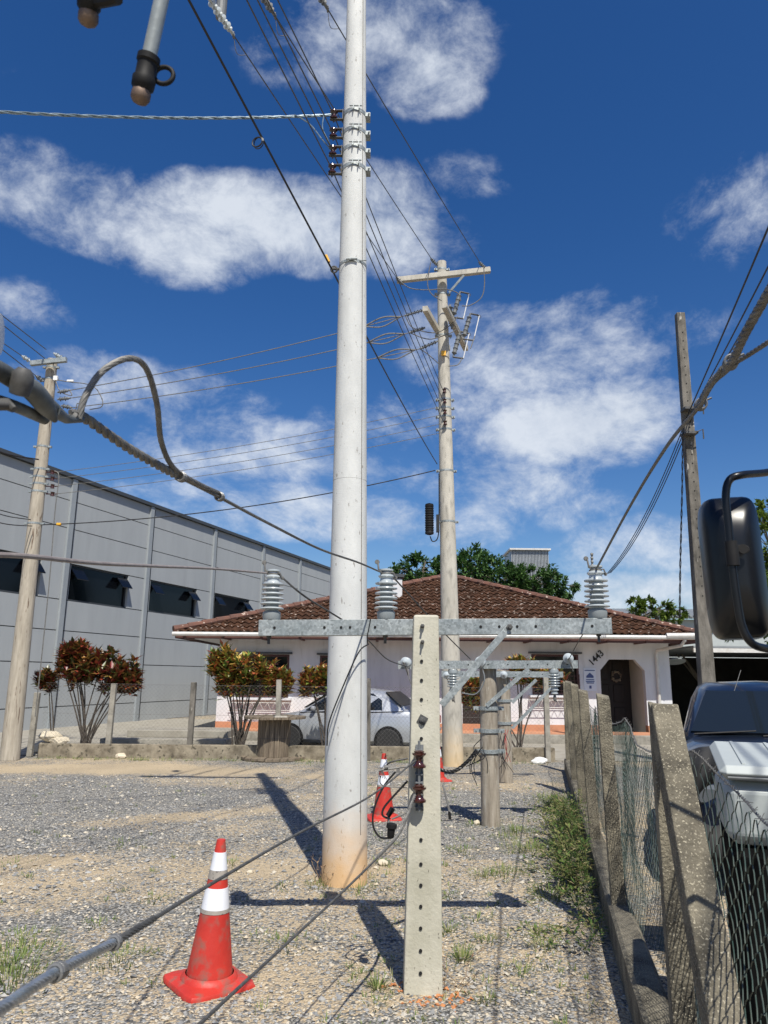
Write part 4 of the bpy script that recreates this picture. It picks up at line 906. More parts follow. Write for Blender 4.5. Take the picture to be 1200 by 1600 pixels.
# ================= SECOND POLE
p2=thing('utility_pole','weathered concrete pole behind the thick one with crossarms and fuse cutouts','utility pole',P2,'utility poles')
def p2_at(z): k=z/P2T.z; return V((P2.x+(P2T.x-P2.x)*k,P2.y,z))
def r2(z): return .205-.0095*z
zs=[P2T.z*i/20 for i in range(21)]
MB().tube([p2_at(z) for z in zs],[r2(z) for z in zs],32).build('pole_shaft',M['pole2'],p2,smooth=True)
def z2(v): return U(692,v,P2.y-.15).z
aL=U(620,438,P2.y-.25); aR=U(766,422,P2.y-.25); ca=MB().beam(aL,aR,.11,.12,(0,0,1),.008).build('crossarm',M['pole2'],p2)
MB().beam(U(725,430,P2.y-.33),U(702,457,P2.y-.2),.02,.05).build('diagonal_brace',M['steel'],p2)
def band2(v,ext=.06):
    z=z2(v); b_=MB(); b_.lathe([(r2(z)-.003,0),(r2(z)+.004,0),(r2(z)+.004,.04),(r2(z)-.003,.04)],p2_at(z),(0,0,1),28)
    for s_ in (-1,1): b_.box(p2_at(z)+V((s_*(r2(z)+.03),-.02,.02)),(.07,.06,.04)); b_.tube([p2_at(z)+V((s_*(r2(z)+.04),-.1,.02)),p2_at(z)+V((s_*(r2(z)+.04),.1,.02))],.009,6)
    b_.build('band',M['steel'],p2)
for v in (418,457,522,623,636,650,670,735,815): band2(v)
for (a_,b_) in (((664,482,P2.y-1.0),(700,545,P2.y+.95)),((694,477,P2.y-1.0),(728,545,P2.y+.95))):
    MB().beam(U(*a_),U(*b_),.11,.115,(0,0,1),.004).build('crossarm',M['pole2'],p2)
for (u,v,Y,d) in ((622,437,-.3,(-.7,-.3,.45)),(676,407,-.3,(-.6,-.4,.3)),(751,412,-.3,(-.5,-.3,.5))):
    p=U(u,v,P2.y+Y); q=V(d).normalized(); pe=U(u+8,v+8,P2.y-.27); polymer(MB(),pe,p-(pe-p)*.4,4,.055,.03).build('strain_insulator',M['poly'],p2,smooth=True)
# fuse cutouts
for (u,v) in ((722,478),(738,512),(722,540)):
    Y=P2.y-.2; a_=U(u-3,v-22,Y); b_=U(u-14,v+18,Y); c_=U(u+11,v-19,Y); d_=U(u+2,v+20,Y)
    q=MB(); polymer(q,a_,b_,9,.058,.046); q=q.build('fuse_cutout',M['poly'],p2,smooth=True)
    MB().tube([c_,d_],.011,8).build('fuse_tube',M['white'],q); MB().tube([a_,c_],.018,6).tube([b_,d_],.018,6).torus(c_+V((0,0,-.03)),(0,1,0),.035,.006,10,5).build('contact',M['dwire'],q)
for (u,v) in ((703,490),(706,500)): polymer(MB(),U(u,v-14,P2.y-.3),U(u,v+14,P2.y-.3),6,.07,.03).build('surge_arrester',M['poly'],p2,smooth=True)
for (a_,b_) in (((663,484),(633,493)),((664,512),(639,520)),((684,533),(656,545))):
    polymer(MB(),U(*a_,P2.y-.6),U(*b_,P2.y-.7),9,.042,.016).build('strain_insulator',M['poly'],p2,smooth=True)
# jumpers
jm=MB()
for pts in ([(756,420),(757,445),(752,465),(735,477),(722,478)],[(622,437),(640,450),(665,453),(695,452),(715,458),(720,470)],[(673,410),(668,440),(673,458),(690,470)],[(633,493),(645,512),(680,520),(705,507),(715,495)],[(656,545),(668,553),(685,568)],[(722,560),(715,570),(700,572)],[(742,525),(735,545)],[(640,520),(670,530),(700,522),(714,515)]):
    jm.tube(spline([U(u,v,P2.y-.4) for u,v in pts],6),.011,5)
jm.build('jumper_wires',M['wire'],p2,smooth=True)
MB().box(U(693,552,P2.y-.2),(.10,.05,.10)).build('yellow_plate',M['yellow'],p2)
for v in (612,628,645,662):
    z=z2(v); c=p2_at(z)+V((-.02,-r2(z)-.06,0)); MB().lathe([(.03,-.045),(.045,-.04),(.025,0),(.045,.04),(.03,.045)],c,(0,0,1),14).tube([c-V((0,0,.08)),c+V((0,0,.08))],.01,5).build('spool_insulator',M['brown'],p2,smooth=True)
# splice closure hanging
spc=thing('splice_closure','black ribbed cable splice can strapped to the weathered pole','splice case',U(671,832,P2.y-.2))
pr_=[(.03,0),(.085,.02),(.09,.06)]; 
for i in range(11): z=.08+i*.05; pr_+=[(.078,z),(.090,z+.012),(.090,z+.035),(.078,z+.045)]
pr_+=[(.085,.64),(.03,.66)]
MB().lathe(pr_,U(671,836,P2.y-.2),(0,0,1),20).build('can',M['black'],spc,smooth=True)
MB().box(U(684,818,P2.y-.2),(.06,.10,.36)).tube(spline([U(672,838,P2.y-.2),U(676,846,P2.y-.2),U(684,840,P2.y-.2),U(686,810,P2.y-.2),U(686,740,P2.y-.2)],6),.012,5).build('bracket_and_tail',M['blackwire'],spc)
# ================= LEFT WOOD POLE
P3=G(15,1187); P3T=U(82,562,P3.y)
p3=thing('utility_pole','tall leaning round timber coloured pole at the left edge before the warehouse','utility pole',P3,'utility poles')
def p3_at(z): return P3.lerp(P3T,z/P3T.z)
def r3(z): return .185-.009*z
zs=[P3T.z*i/16 for i in range(17)]
MB().tube([p3_at(z) for z in zs],[r3(z) for z in zs],28).build('pole_shaft',M['wood'],p3,smooth=True)
def u3(u,v): return U(u,v,P3.y-.25)
MB().beam(u3(48,568),u3(104,562),.09,.10,(0,0,1)).build('crossarm',M['steel'],p3)
for (a_,b_) in (((47,564),(34,556)),((98,560),(84,552)),((68,596),(56,587)),((90,613),(108,610)),((90,624),(110,622)),((96,634),(112,637))): polymer(MB(),u3(*a_),u3(*b_),4,.055,.03).build('strain_insulator',M['porc'] if b_[1]<570 else M['poly'],p3,smooth=True)
for v in (576,594,700,735,747,758,770,820,872):
    t_=(U(60,v,P3.y).z); b_=MB(); b_.lathe([(r3(t_)-.003,0),(r3(t_)+.004,0),(r3(t_)+.004,.04),(r3(t_)-.003,.04)],p3_at(t_),(0,0,1),24)
    for s_ in (-1,1): b_.box(p3_at(t_)+V((s_*(r3(t_)+.03),-.02,.02)),(.07,.06,.04))
    b_.build('band',M['steel'],p3)
for v in (738,748,760,772):
    MB().lathe([(.03,-.045),(.045,-.04),(.025,0),(.045,.04),(.03,.045)],u3(82,v),(0,0,1),12).tube([u3(72,v),u3(90,v)],.012,5).build('spool_insulator',M['brown'],p3)
j3=MB()
for pts in ([(82,560),(86,585),(88,598),(95,612),(112,618),(108,608)],[(90,594),(110,597),(135,600),(150,607),(160,625),(158,636),(140,640)],[(110,638),(118,640),(122,630),(135,650),(130,655)],[(84,735),(92,745),(86,800),(78,900),(68,1000),(55,1120)]): j3.tube(spline([u3(u,v) for u,v in pts],6),.011,5)
j3.build('jumper_wires',M['wire'],p3,smooth=True)
MB().box(u3(87,591),(.09,.05,.10)).box(u3(110,595),(.14,.04,.04)).build('connector_boxes',M['white'],p3)
# ================= RIGHT POLE
RT=U(1062,490,14.6); RB=U(1104,1062,14.6); RG=RT.lerp(RB,RT.z/(RT.z-RB.z))
p4=thing('utility_pole','bare dark rectangular concrete pole with rows of holes on the right','utility pole',RG,'utility poles')
q=MB(); vs=[];fs=[]
for i in range(13):
    p=RG.lerp(RT,i/12); wq=.29-.11*i/12
    for sx,sy in ((-1,-1),(1,-1),(1,1),(-1,1)): vs.append(p+V((sx*wq/2,sy*wq/2*.8,0)))
for i in range(12):
    for k in range(4): fs.append((i*4+k,i*4+(k+1)%4,i*4+4+(k+1)%4,i*4+4+k))
fs.append((48,49,50,51)); q.add(vs,fs); q.build('pole_shaft',M['dark_conc'],p4,bevel=.015)
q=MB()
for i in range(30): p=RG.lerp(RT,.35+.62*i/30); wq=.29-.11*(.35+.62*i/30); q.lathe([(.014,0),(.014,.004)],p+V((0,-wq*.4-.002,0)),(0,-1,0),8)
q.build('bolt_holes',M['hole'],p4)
b_=MB()
for v in (640,678): p=U(1077,v,14.45); b_.box(p,(.27,.26,.05)); b_.tube([p+V((.1,-.15,0)),p+V((.22,-.15,.05)),p+V((.22,-.15,-.15))],.015,5)
b_.build('bracket',M['dwire'],p4)
# ================= OVERHEAD WIRES
def ext(a,b,Yend): # extend beyond a away from b up to world y
    d=(a-b); k=(Yend-a.y)/d.y; return a+d*k
gw='bare line wires from the thick pole to the weathered pole'
lab=['leftmost bare wire from the top edge to the left end of the weathered pole crossarm','bare wire from the top edge to the head of the weathered pole','bare wire from behind the thick pole to the right end of the weathered pole crossarm']
for i in range(3): cable(sagline(w1[i],ends2[i],.03),.008,M['dwire'],lab[i],'overhead_wire','wire',gw,5)
rk2=[p2_at(z2(v))+V((-.05,-r2(z2(v))-.08,0)) for v in (612,628,645,662)]
od=['topmost','second','third','lowest']
for i in range(4):
    a_=spm[i]; b_=rk2[i]
    cable(sagline(a_,b_,.04),.0065,M['dwire'],f'thin wire from the {od[i]} brown spool of the thick pole to the weathered pole','overhead_wire','wire','low voltage wires between the two concrete poles',5)
    e=ext(a_,b_,-6); e=V((e.x-1.3+.1*i,e.y,e.z+1.2-.0*i)); cable(sagline(e,a_,.05,20),.0065,M['dwire'],f'wire rising to the top edge from the {od[i]} brown spool of the thick pole','overhead_wire','wire','low voltage wires above the yard',5)
# black telecom cable
gk=ghook; a_=U(295,0,4.2); e=ext(a_,gk,-4)
cable([e,a_]+[a_.lerp(gk,k/10) for k in range(1,11)],.010,M['blackwire'],'thick black cable descending from the top edge to the clamp on the thick pole','telecom_cable','cable')
lc=U(402,222,4.95); o=MB(); o.torus(lc,(.3,1,0),.042,.006,18,6); o.torus(lc+V((.01,.01,0)),(.5,1,.2),.045,.004,18,5); tag(o.build('cable_loop',M['blackwire'],smooth=True),'small coiled loop tied to the thick black overhead cable','cable loop')
t2=p2_at(U(685,727,P2.y).z)+V((-.2,-.1,0)); cable(sagline(gk,t2,.06),.010,M['blackwire'],'thick black cable descending from the thick pole to the weathered pole','telecom_cable','cable')
# twisted service cable to the left edge
o=MB(); strands(o,sagline(U(-60,171,5.6),spm[0]+V((-.02,0,0)),.06,20),.009,.007,3,.42,5,.04); tag(o.build('service_cable',M['bluewire'],smooth=True),'pale twisted service cable from the left edge to the topmost spool of the thick pole','cable')
cable(spline([U(460,179,6.4),U(485,195,6.5),U(505,220,6.55),spm[2]],8),.006,M['bluewire'],'thin pale tail curving down to the third brown spool of the thick pole','service_tail','wire')
cable(spline([U(506,180,6.5),U(504,200,6.5),U(512,218,6.55),spm[2]+V((0,0,.02))],8),.006,M['bluewire'],'short dark tail looping between the spools of the thick pole','service_tail','wire')
# wires pole2 -> pole3
gw='three bare wires from the weathered pole to the left pole'
ld=['upper','middle','lower']
for i,(a_,md,b_) in enumerate((((633,493),(400,568),(108,610)),((639,520),(400,589),(110,622)),((656,545),(400,607),(112,637)))):
    A_=U(*a_,P2.y-.7); B_=u3(*b_); cable(sagline(A_,B_,.10,20),.010,M['wire'],f'{ld[i]} of three bright wires between the weathered pole and the left pole','overhead_wire','wire',gw,5)
    k=MB(); pts=sagline(A_,B_,.10,20); 
    c_=A_.lerp(pts[1],.25); d_=A_.lerp(pts[3],.8); k.tube(spline([c_,c_.lerp(d_,.5)+V((0,-.03,.08)),d_],6),.016,5); k.tube(spline([c_,c_.lerp(d_,.5)+V((0,.03,-.10)),d_],6),.014,5)
    tag(k.build('wire_grip',M['wire'],smooth=True),f'bulky looped grip on the {ld[i]} bright wire left of the weathered pole','wire grip','wire grips beside the weathered pole')
for i,(v0,v1) in enumerate(((635,738),(648,748),(662,760),(676,772))):
    cable(sagline(U(690,v0,P2.y-.2),u3(84,v1),.12,20),.0065,M['wire'],f'{od[i]} of four faint wires between the weathered pole and the left pole','overhead_wire','wire','four faint wires to the left pole',5)
cable(sagline(U(680,735,P2.y-.2),u3(66,820),.22,24),.011,M['blackwire'],'dark cable from the weathered pole sloping down across the warehouse top','telecom_cable','cable')
tag(MB().box(u3(92,819),(.10,.05,.05),None,.01).build('cable_marker',M['yellow']),'small orange marker on the dark cable beside the left pole','marker')
for i,(a_,b_) in enumerate((((-30,467),(72,546)),((-30,480),(70,560)),((-30,512),(34,556)),((-30,520),(56,587)))):
    cable([U(*a_,P3.y-3.2),u3(*b_)],.010,M['dwire'],['topmost dark wire reaching the head of the left pole','second dark wire reaching the head of the left pole','third dark wire ending at the white insulator of the left pole','lowest dark wire reaching the lower insulator of the left pole'][i],'overhead_wire','wire','dark wires at the left pole head',5)
for i,(a_,b_) in enumerate((((-30,695),(60,718)),((-30,792),(48,812)),((-30,808),(50,822)))): cable(spline([U(*a_,P3.y-2),U((a_[0]+b_[0])/2,(a_[1]+b_[1])/2+4,P3.y-1.2),u3(*b_)],6),[.016,.010,.010][i],M['blackwire'],['thick reddish bundle reaching the left pole below its head','upper slack black cable reaching the left pole','lower slack black cable reaching the left pole'][i],'telecom_cable','cable','cables at the left pole',5)
# wires via right pole
rp=U(1076,645,14.4)
for i,(u,v,dy) in enumerate(((1210,318,0),(1212,370,.3),(1212,392,.5))):
    a_=U(u,v,7.5); e=ext(a_,rp,-2); q_=rp+V((.03*i,0,-.05*i))
    cable(sagline(e,q_,.1,20),.012 if i else .014,M['blackwire'],['left','middle','right'][i]+'most of three black cables rising from the right pole to the right edge','telecom_cable','cable','black cables rising from the right pole',5)
    b_=U(948+3*i,897-i,20.5); cable(sagline(q_,b_,.35,20),.011,M['blackwire'],['upper','middle','lower'][i]+' of three black cables falling from the right pole behind the right insulator','telecom_cable','cable','black cables falling from the right pole',5)
o=MB(); strands(o,[U(1067,660,14.4),U(1066,760,14.5),U(1063,880,14.6),U(1062,965,14.6)],.012,.009,2,.5,4,.06); tag(o.build('drop_cable',M['blackwire']),'thin twisted dark cable hanging beside the right pole','cable')
# ================= NEAR CABLES
# A: from clamp top-left to middle insulator
ti=tops[603]; T2=ti+V((-.03,-.02,0))
A1=U(135,655,1.45); A2=U(280,745,1.85); A3=U(345,778,2.12)
path=spline([U(112,648,1.38),A1,U(205,703,1.62),A2,A3],10)
na=thing('dead_end_cable','twisted cable with a big loop running from the left clamp to the middle insulator','cable',U(340,778,2.1))
g_=MB(); strands(g_,path[:int(len(path)*.80)],.0056,.0058,3,.075,8,.005); g_.build('grip',M['wire'],na,smooth=True)
c_=MB(); strands(c_,spline([A2,U(310,760,1.97),A3,U(420,818,2.6),U(500,858,3.3),U(560,879,4.0),T2],10),.0026,.0030,6,.09,6,.012); c_.build('conductor',M['wire'],na,smooth=True)
l_=MB(); lp_=spline([U(123,655,1.40),U(133,620,1.40),U(160,580,1.42),U(200,560,1.46),U(228,575,1.52),U(245,630,1.6),U(252,690,1.7),U(272,732,1.8),U(310,756,1.95),U(345,772,2.12)],12); strands(l_,lp_,.0034,.0036,6,.11,7,.007); l_.build('loop',M['wire'],na,smooth=True)
for (u,v,Y) in ((283,745,1.83),(343,776,2.1)):
    p=U(u,v,Y); d=(A3-A2).normalized(); t_=MB()
    for k in range(3): t_.torus(p+d*(k-1)*.0055,d+V((.0,.1*(k-1),0)),.0115,.0032,16,6)
    t_.build('binding',M['trim'],na,smooth=True)
# clamp near left edge
cl=thing('strain_clamp','large metal strain clamp at the left edge holding the twisted grip','clamp',U(60,610,1.2))
k=MB(); a_=U(-40,555,1.05); b_=U(84,640,1.3); n_=(b_-a_).normalized()
k.tube(spline([U(-60,545,1.02),U(0,580,1.1),U(50,612,1.2),U(88,640,1.28)],6),[.015]*6+[.0155]*6+[.015,.015,.014,.013,.012,.011,.010],14); k.tube(spline([U(-60,612,1.05),U(10,630,1.15),U(70,655,1.28)],5),[.010]*11,12); k.tube(spline([U(30,590,1.13),U(62,622,1.2),U(86,657,1.27)],5),[.006,.012,.016,.018,.018,.018,.018,.016,.013,.009,.005],14); k.tube([U(82,640,1.27),U(104,655,1.36),U(128,655,1.42)],[.014,.009,.007],10)
k.build('body',mat('clamp_metal',(.04,.046,.046),(.15,.165,.165),14,.55,.2),cl,smooth=True)
k=MB(); k.lathe([(.006,-.024),(.015,-.022),(.018,-.005),(.017,.012),(.009,.022)],U(34,596,1.12),(.25,-.3,1),20); k.build('nut',M['dwire'],cl,smooth=True)
k=MB(); k.tube([U(-40,630,1.08),U(12,632,1.12),U(22,640,1.12)],[.012,.010,.006],10); k.build('keeper_bolt',M['dwire'],cl,smooth=True)
o=MB().lathe([(.01,-.02),(.03,-.018),(.034,0),(.03,.018),(.01,.02)],U(-21,520,1.0),(1,.3,0),24); tag(o.build('porcelain_disc',M['white'],smooth=True),'edge of a bright white insulator disc at the left margin above the clamp','insulator')
# B: right cable to right insulator
tr_=tops[938]+V((0,-.02,.0)); nb=thing('dead_end_cable','twisted pale cable grip rising from the right insulator to the top right edge','cable',U(1095,632,2.2))
c_=MB(); strands(c_,spline([tr_,U(985,790,3.6),U(1040,700,2.7),U(1090,638,2.2),U(1104,612,2.05),U(1128,575,1.85)],10),.0034,.0036,6,.09,6,.012); c_.build('conductor',M['wire'],nb,smooth=True)
g_=MB(); strands(g_,spline([U(1090,638,2.2),U(1112,598,2.05),U(1140,570,1.8),U(1165,520,1.62),U(1205,450,1.45),U(1260,360,1.2)],10),.0056,.0060,3,.075,8,.005); g_.build('grip',M['wire'],nb,smooth=True)
g_=MB(); strands(g_,spline([U(1140,572,1.82),U(1172,553,1.72),U(1210,528,1.6),U(1280,480,1.35)],10),.003,.0036,4,.07,6,.008); g_.build('tail',M['wire'],nb,smooth=True)
for (u,v,Y,d) in ((1095,632,2.2,(U(1140,570,1.8)-U(1090,638,2.2))),(1142,566,1.8,(U(1165,520,1.62)-U(1140,570,1.8)))):
    p=U(u,v,Y); d=d.normalized(); t_=MB()
    for k in range(4): t_.torus(p+d*(k-1.5)*.007,d,.0165,.0034,16,6)
    t_.tube([p+V((.012,-.01,.01)),p+V((.03,-.012,.018))],.0035,5)
    t_.build('binding',M['trim'],nb,smooth=True)
# C: left cable to left insulator, then onward to wooden frame
tl=tops[422]; nc=thing('conductor_wire','thin brownish cable crossing the warehouse windows to the left insulator','cable',tl)
MB().tube(spline([U(-60,866,1.5),U(40,869,1.7),U(150,880,2.2),U(250,885,2.9),U(340,889,3.8),tl+V((-.04,-.02,0))],8),.0062,8).build('conductor',mat('brown_wire',(.20,.17,.16),(.28,.25,.23),30,.6),nc,smooth=True)
d2=U(637,1042,8.75)
cable(spline([tl+V((.04,-.02,-.01)),U(478,933,4.9),U(540,972,5.8),U(575,1000,6.9),U(605,1030,8.2),d2],8),.0065,M['dwire'],'dark wire sagging from the left insulator behind the crossarm to the wooden frame','conductor_wire','wire')
cable(spline([d2,U(640,1062,8.7),U(650,1083,8.7),U(662,1090,8.75)],6),.006,M['wire'],'short pale jumper curving under the left end of the wooden frame crossarm','jumper_wire','wire')
cable(spline([tops[603]+V((.02,0,0)),U(640,930,5.2),U(690,985,6.6),U(735,1030,8.6)],8),.0055,M['dwire'],'thin wire from the middle insulator down to the wooden frame behind the post','conductor_wire','wire')
cable(spline([U(751,1038,8.75),U(757,1062,8.7),U(744,1084,8.7),U(722,1083,8.75)],8),.008,M['poly'],'grey jumper looping under the middle of the wooden frame crossarm','jumper_wire','wire')
cable(spline([tops[938]+V((-.02,0,-.02)),U(925,965,5.2),U(905,1000,7.0),U(889,1030,8.7)],8),.005,M['dwire'],'thin wire from the right insulator down to the right end of the wooden frame','conductor_wire','wire')
cable(spline([U(576,1006,PM.y-.16),U(560,1020,PM.y-.24),U(535,1075,PM.y-.23),U(514,1130,PM.y-.2),U(511,1165,PM.y-.15)],8),.006,M['blackwire'],'thin black cable bowed down the front of the thick pole','pole_cable','cable')
cable([onarm(579,aw/2+.002,-.008),onarm(574,-aw/2-.01,-.008),U(574,1006,ya)],.004,M['blackwire'],'black tie wire crossing the crossarm left of the post','tie_wire','wire')
# small screws behind right insulator
tq=tops[938]; k=MB(); k.tube(spline([tq+V((-.01,.02,.02)),tq+V((-.015,.02,.07)),tq+V((-.005,.02,.11))],5),.005,6); 
for i in range(4): k.lathe([(.010,-.006),(.012,0),(.010,.006)],tq+V((-.012,.02,.03+i*.024)),(1,0,.2),8)
tag(k.build('bolt_clamp',M['wire'],smooth=True),'small bolted clamp standing on top of the right insulator','clamp')
# D: lower-left guy cables
r1=V((xr,yr,spz[0]-.0)); r2_=V((xr,yr,spz[1]))
nd=thing('guy_cable','thick dark cable from the bottom left corner to the upper brown spool','cable',U(320,1410,2.2))
pd=[U(-60,1607,.88),U(0,1577,1.0),U(90,1518,1.22),U(180,1472,1.5),U(320,1387,2.1),U(470,1300,3.0),U(580,1243,3.9),r1+V((-.02,-.02,0)),r1+V((0.02,-.026,.0))]
MB().tube(spline(pd,10),.0048,8).build('conductor',M['dwire'],nd,smooth=True)
g_=MB(); strands(g_,spline(pd[:4],12),.0050,.0037,5,.075,7,.005); g_.build('grip',mat('bright_strands',(.28,.31,.34),(.40,.43,.46),30,.3,.7),nd,smooth=True)
g_=MB(); strands(g_,spline([pd[3],pd[3].lerp(pd[4],.35)],4),.0042,.0032,5,.1,6,.008); g_.build('sleeve_strands',M['dwire'],nd,smooth=True)
for p,k_ in ((pd[2],5),(pd[3]+V((0,0,0)),3)):
    d=(pd[3]-pd[2]).normalized(); t_=MB()
    for k in range(k_): t_.torus(p+d*(k-2)*.006,d+V((0,0,.15*(k-1))),.0108,.0034,16,6)
    t_.build('binding',M['trim'],nd,smooth=True)
ne=thing('guy_cable','thin bare cable running from the bottom edge to the lower brown spool','cable',U(450,1470,2.6))
pe_=[U(250,1660,1.7),U(312,1600,2.0),U(420,1500,2.7),U(520,1408,3.3),U(590,1340,3.85),U(625,1300,4.15),r2_+V((-.025,-.02,0)),r2_+V((.02,-.026,0))]
MB().tube(spline(pe_,10),.0050,8).build('conductor',M['dwire'],ne,smooth=True)
g_=MB(); strands(g_,spline(pe_[4:7],10),.005,.004,4,.06,6,.006); g_.build('grip',M['wire'],ne,smooth=True)
# ================= HOT-STICK / GROUND CLAMP TOP LEFT
def hot(label,a,b,Ya,Yb,ring):
    A_=U(*a,Ya); B_=U(*b,Yb); d=(A_-B_).normalized(); t_=thing('fuse_tube_holder',label,'tool',B_,'dangling tubes above the camera')
    r=.0125; L_=(A_-B_).length
    MB().tube([B_+d*.06,A_],r,16).build('tube',M['glassfibre'],t_,smooth=True)
    MB().lathe([(.013,.022),(.019,.03),(.020,.045),(.017,.05),(.017,.072),(.0195,.075),(.0195,.085),(.014,.088)],B_,d,20).build('collar',M['black'],t_,smooth=True)
    MB().lathe([(.004,0),(.013,.004),(.0165,.010),(.0165,.022),(.014,.026)],B_,d,10).build('tip',M['brass'],t_,smooth=True)
    if ring:
        c=U(256,118,Yb); MB().torus(c,(0,1,.05),.0165,.0042,28,10).tube([B_+d*.066,c-(c-B_-d*.066).normalized()*.016],.007,8).build('ring',M['black'],t_,smooth=True)
    return t_
hot('grey tube with a black ring and brown tip hanging at the top edge',(265,-60),(217,163),1.05,1.1,True)
h2=hot('dark tube end with a pale brown tip cut off by the top left edge',(148,-140),(137,43),.98,1.05,False)
MB().tube([U(150,5,1.03),U(185,-2,1.0)],.009,8).build('side_lug',M['black'],h2)
# ================= CONES
def cone():
    t_=thing('traffic_cone','x','traffic cone',(0,0,0),'orange traffic cones')
    b=MB(); n_=32
    R=.205
    def sq(rad_,z,k):  # rounded-square loop
        out=[]
        for i in range(n_):
            a=2*PI*i/n_; c,s=math.cos(a),math.sin(a); m_=max(abs(c),abs(s)); r=rad_*((1-k)+k/m_); r=min(r,rad_*1.30); out.append(V((c*r,s*r,z)))
        return out
    loops=[sq(R,0,1),sq(R,.014,1),sq(R*.97,.024,1),sq(R*.88,.028,.8),sq(.158,.036,0),sq(.150,.052,0),sq(.134,.062,0)]
    for L_ in loops: b.v+=L_
    for i in range(len(loops)-1):
        for k in range(n_): b.f.append((i*n_+k,i*n_+(k+1)%n_,(i+1)*n_+(k+1)%n_,(i+1)*n_+k))
    b.f.append(tuple(range(n_))[::-1]); b.build('base',M['red'],t_,smooth=True)
    def rc(z): return .127-.103*(z-.06)/.69+0
    def seg(z0,z1,m_,name,o_=0):
        k=6; MB().lathe([(rc(z0+(z1-z0)*i/k)+o_,z0+(z1-z0)*i/k) for i in range(k+1)],(0,0,0),(0,0,1),36).build(name,m_,t_,smooth=True)
    # body as a continuous sheet in rings, bands a hair proud
    seg(.058,.75,M['red'],'body'); 
    seg(.372,.392,M['grime'],'grime_band',.0022); seg(.392,.50,M['reflect'],'reflective_band',.0018); seg(.545,.592,M['grime'],'grime_band',.0022); seg(.592,.685,M['reflect'],'reflective_band',.0018)
    return t_
c1=cone(); p=G(326,1537); c1.location=p; c1.rotation_euler=(rad(1.5),rad(1.5),rad(38)); c1['label']='nearest orange cone with two white bands and torn tip beside the dark cable'
c2=copy_tree(c1); c2.location=G(599,1279); c2.rotation_euler=(0,0,rad(10)); c2['label']='orange cone standing behind the cables between the thick pole and the near post'
c3=copy_tree(c1); c3.location=G(683,1220); c3.rotation_euler=(0,0,rad(20)); c3['label']='farthest orange cone mostly hidden behind the near post at the weathered pole foot'
# ================= CABLE DRUM
dp_=G(427,1186); dr=thing('cable_drum','weathered wooden cable drum standing on its side before the back wall','cable drum',dp_)
def disc(z,r,name):
    b=MB(); nb=9
    for i in range(nb):
        x0=-r+2*r*i/nb; x1=-r+2*r*(i+1)/nb-.012; 
        def yy(x): return math.sqrt(max(r*r-x*x,.0))
        pts=[]
        for k in range(5): x=x0+(x1-x0)*k/4; pts.append((x,yy(x)))
        for k in range(4,-1,-1): x=x0+(x1-x0)*k/4; pts.append((x,-yy(x)))
        dz=random.uniform(-.006,.006); b.poly([V((dp_.x+x,dp_.y+y,z+dz)) for x,y in pts],(0,0,.045))
    b.build(name,M['spool'],dr)
disc(.015,.66,'flange'); disc(.80,.64,'flange')
b=MB(); nb=20
for i in range(nb): a=2*PI*i/nb; b.box(dp_+V((math.cos(a)*.31,math.sin(a)*.31,.43)),(.045,.094,.74),Matrix.Rotation(a,3,'Z'))
b.build('barrel',M['spool'],dr)
MB().torus(dp_+V((0,0,.42)),(0,0,1),.337,.004,30,5).build('steel_hoop',M['dwire'],dr)
MB().box(dp_+V((.18,-.5,.86)),(.25,.12,.03),Matrix.Rotation(.3,3,'Z')).build('loose_board',M['pole2'],dr)
# rocks, rag
def rock(p,r,label,sq=.7):
    b=MB(); 
    import bmesh
    bm=bmesh.new(); bmesh.ops.create_icosphere(bm,subdivisions=2,radius=1)
    sd_=random.uniform(0,50)
    for v in bm.verts: 
        k=1+.35*noise.noise(v.co*1.4+V((sd_,0,0)))+.12*noise.noise(v.co*4+V((sd_,0,0))); b.v.append(p+V((v.co.x*r[0]*k,v.co.y*r[1]*k,v.co.z*r[2]*k)))
    b.f=[tuple(v.index for v in f.verts) for f in bm.faces]; bm.free()
    return tag(b.build('rock',M['stone']),label,'rock','pale rocks')
rb=V((U(78,1160,16.4).x,16.4,0)); rock(rb+V((.02,0,.12)),(.40,.22,.13),'wide flat stone at the bottom of the pile beside the left pole')
rock(rb+V((-.02,0,.36)),(.24,.18,.11),'topmost pale stone of the pile beside the left pole'); rock(rb+V((.22,-.05,.27)),(.22,.16,.09),'tilted pale stone on the right of the pile beside the left pole')
for i,(u,v,s_,lb) in enumerate(((155,1183,.09,'small pale stone below the low wall near the left pole'),(188,1185,.12,'flattish pale stone below the low wall under the red croton'),(598,1352,.05,'yellowish stone lying right of the thick pole foot'),(746,1288,.05,'pale stone left of the first wooden post foot'),(535,1343,.03,'tiny stone by the thick pole foot'),(390,1365,.03,'small stone lying alone in the gravel right of the near cone'),(245,1182,.05,'little stone below the low wall near the concrete steps'))): q=G(u,v); rock(q+V((0,0,s_*.4)),(s_,s_*.8,s_*.55),lb)
rg=rock(G(843,1193)+V((0,0,.05)),(.16,.10,.07),'crumpled white rag lying on the gravel near the back wall'); rg.name='rag'; rg['category']='rag'; rg.data.materials[0]=M['white']; del rg['group']
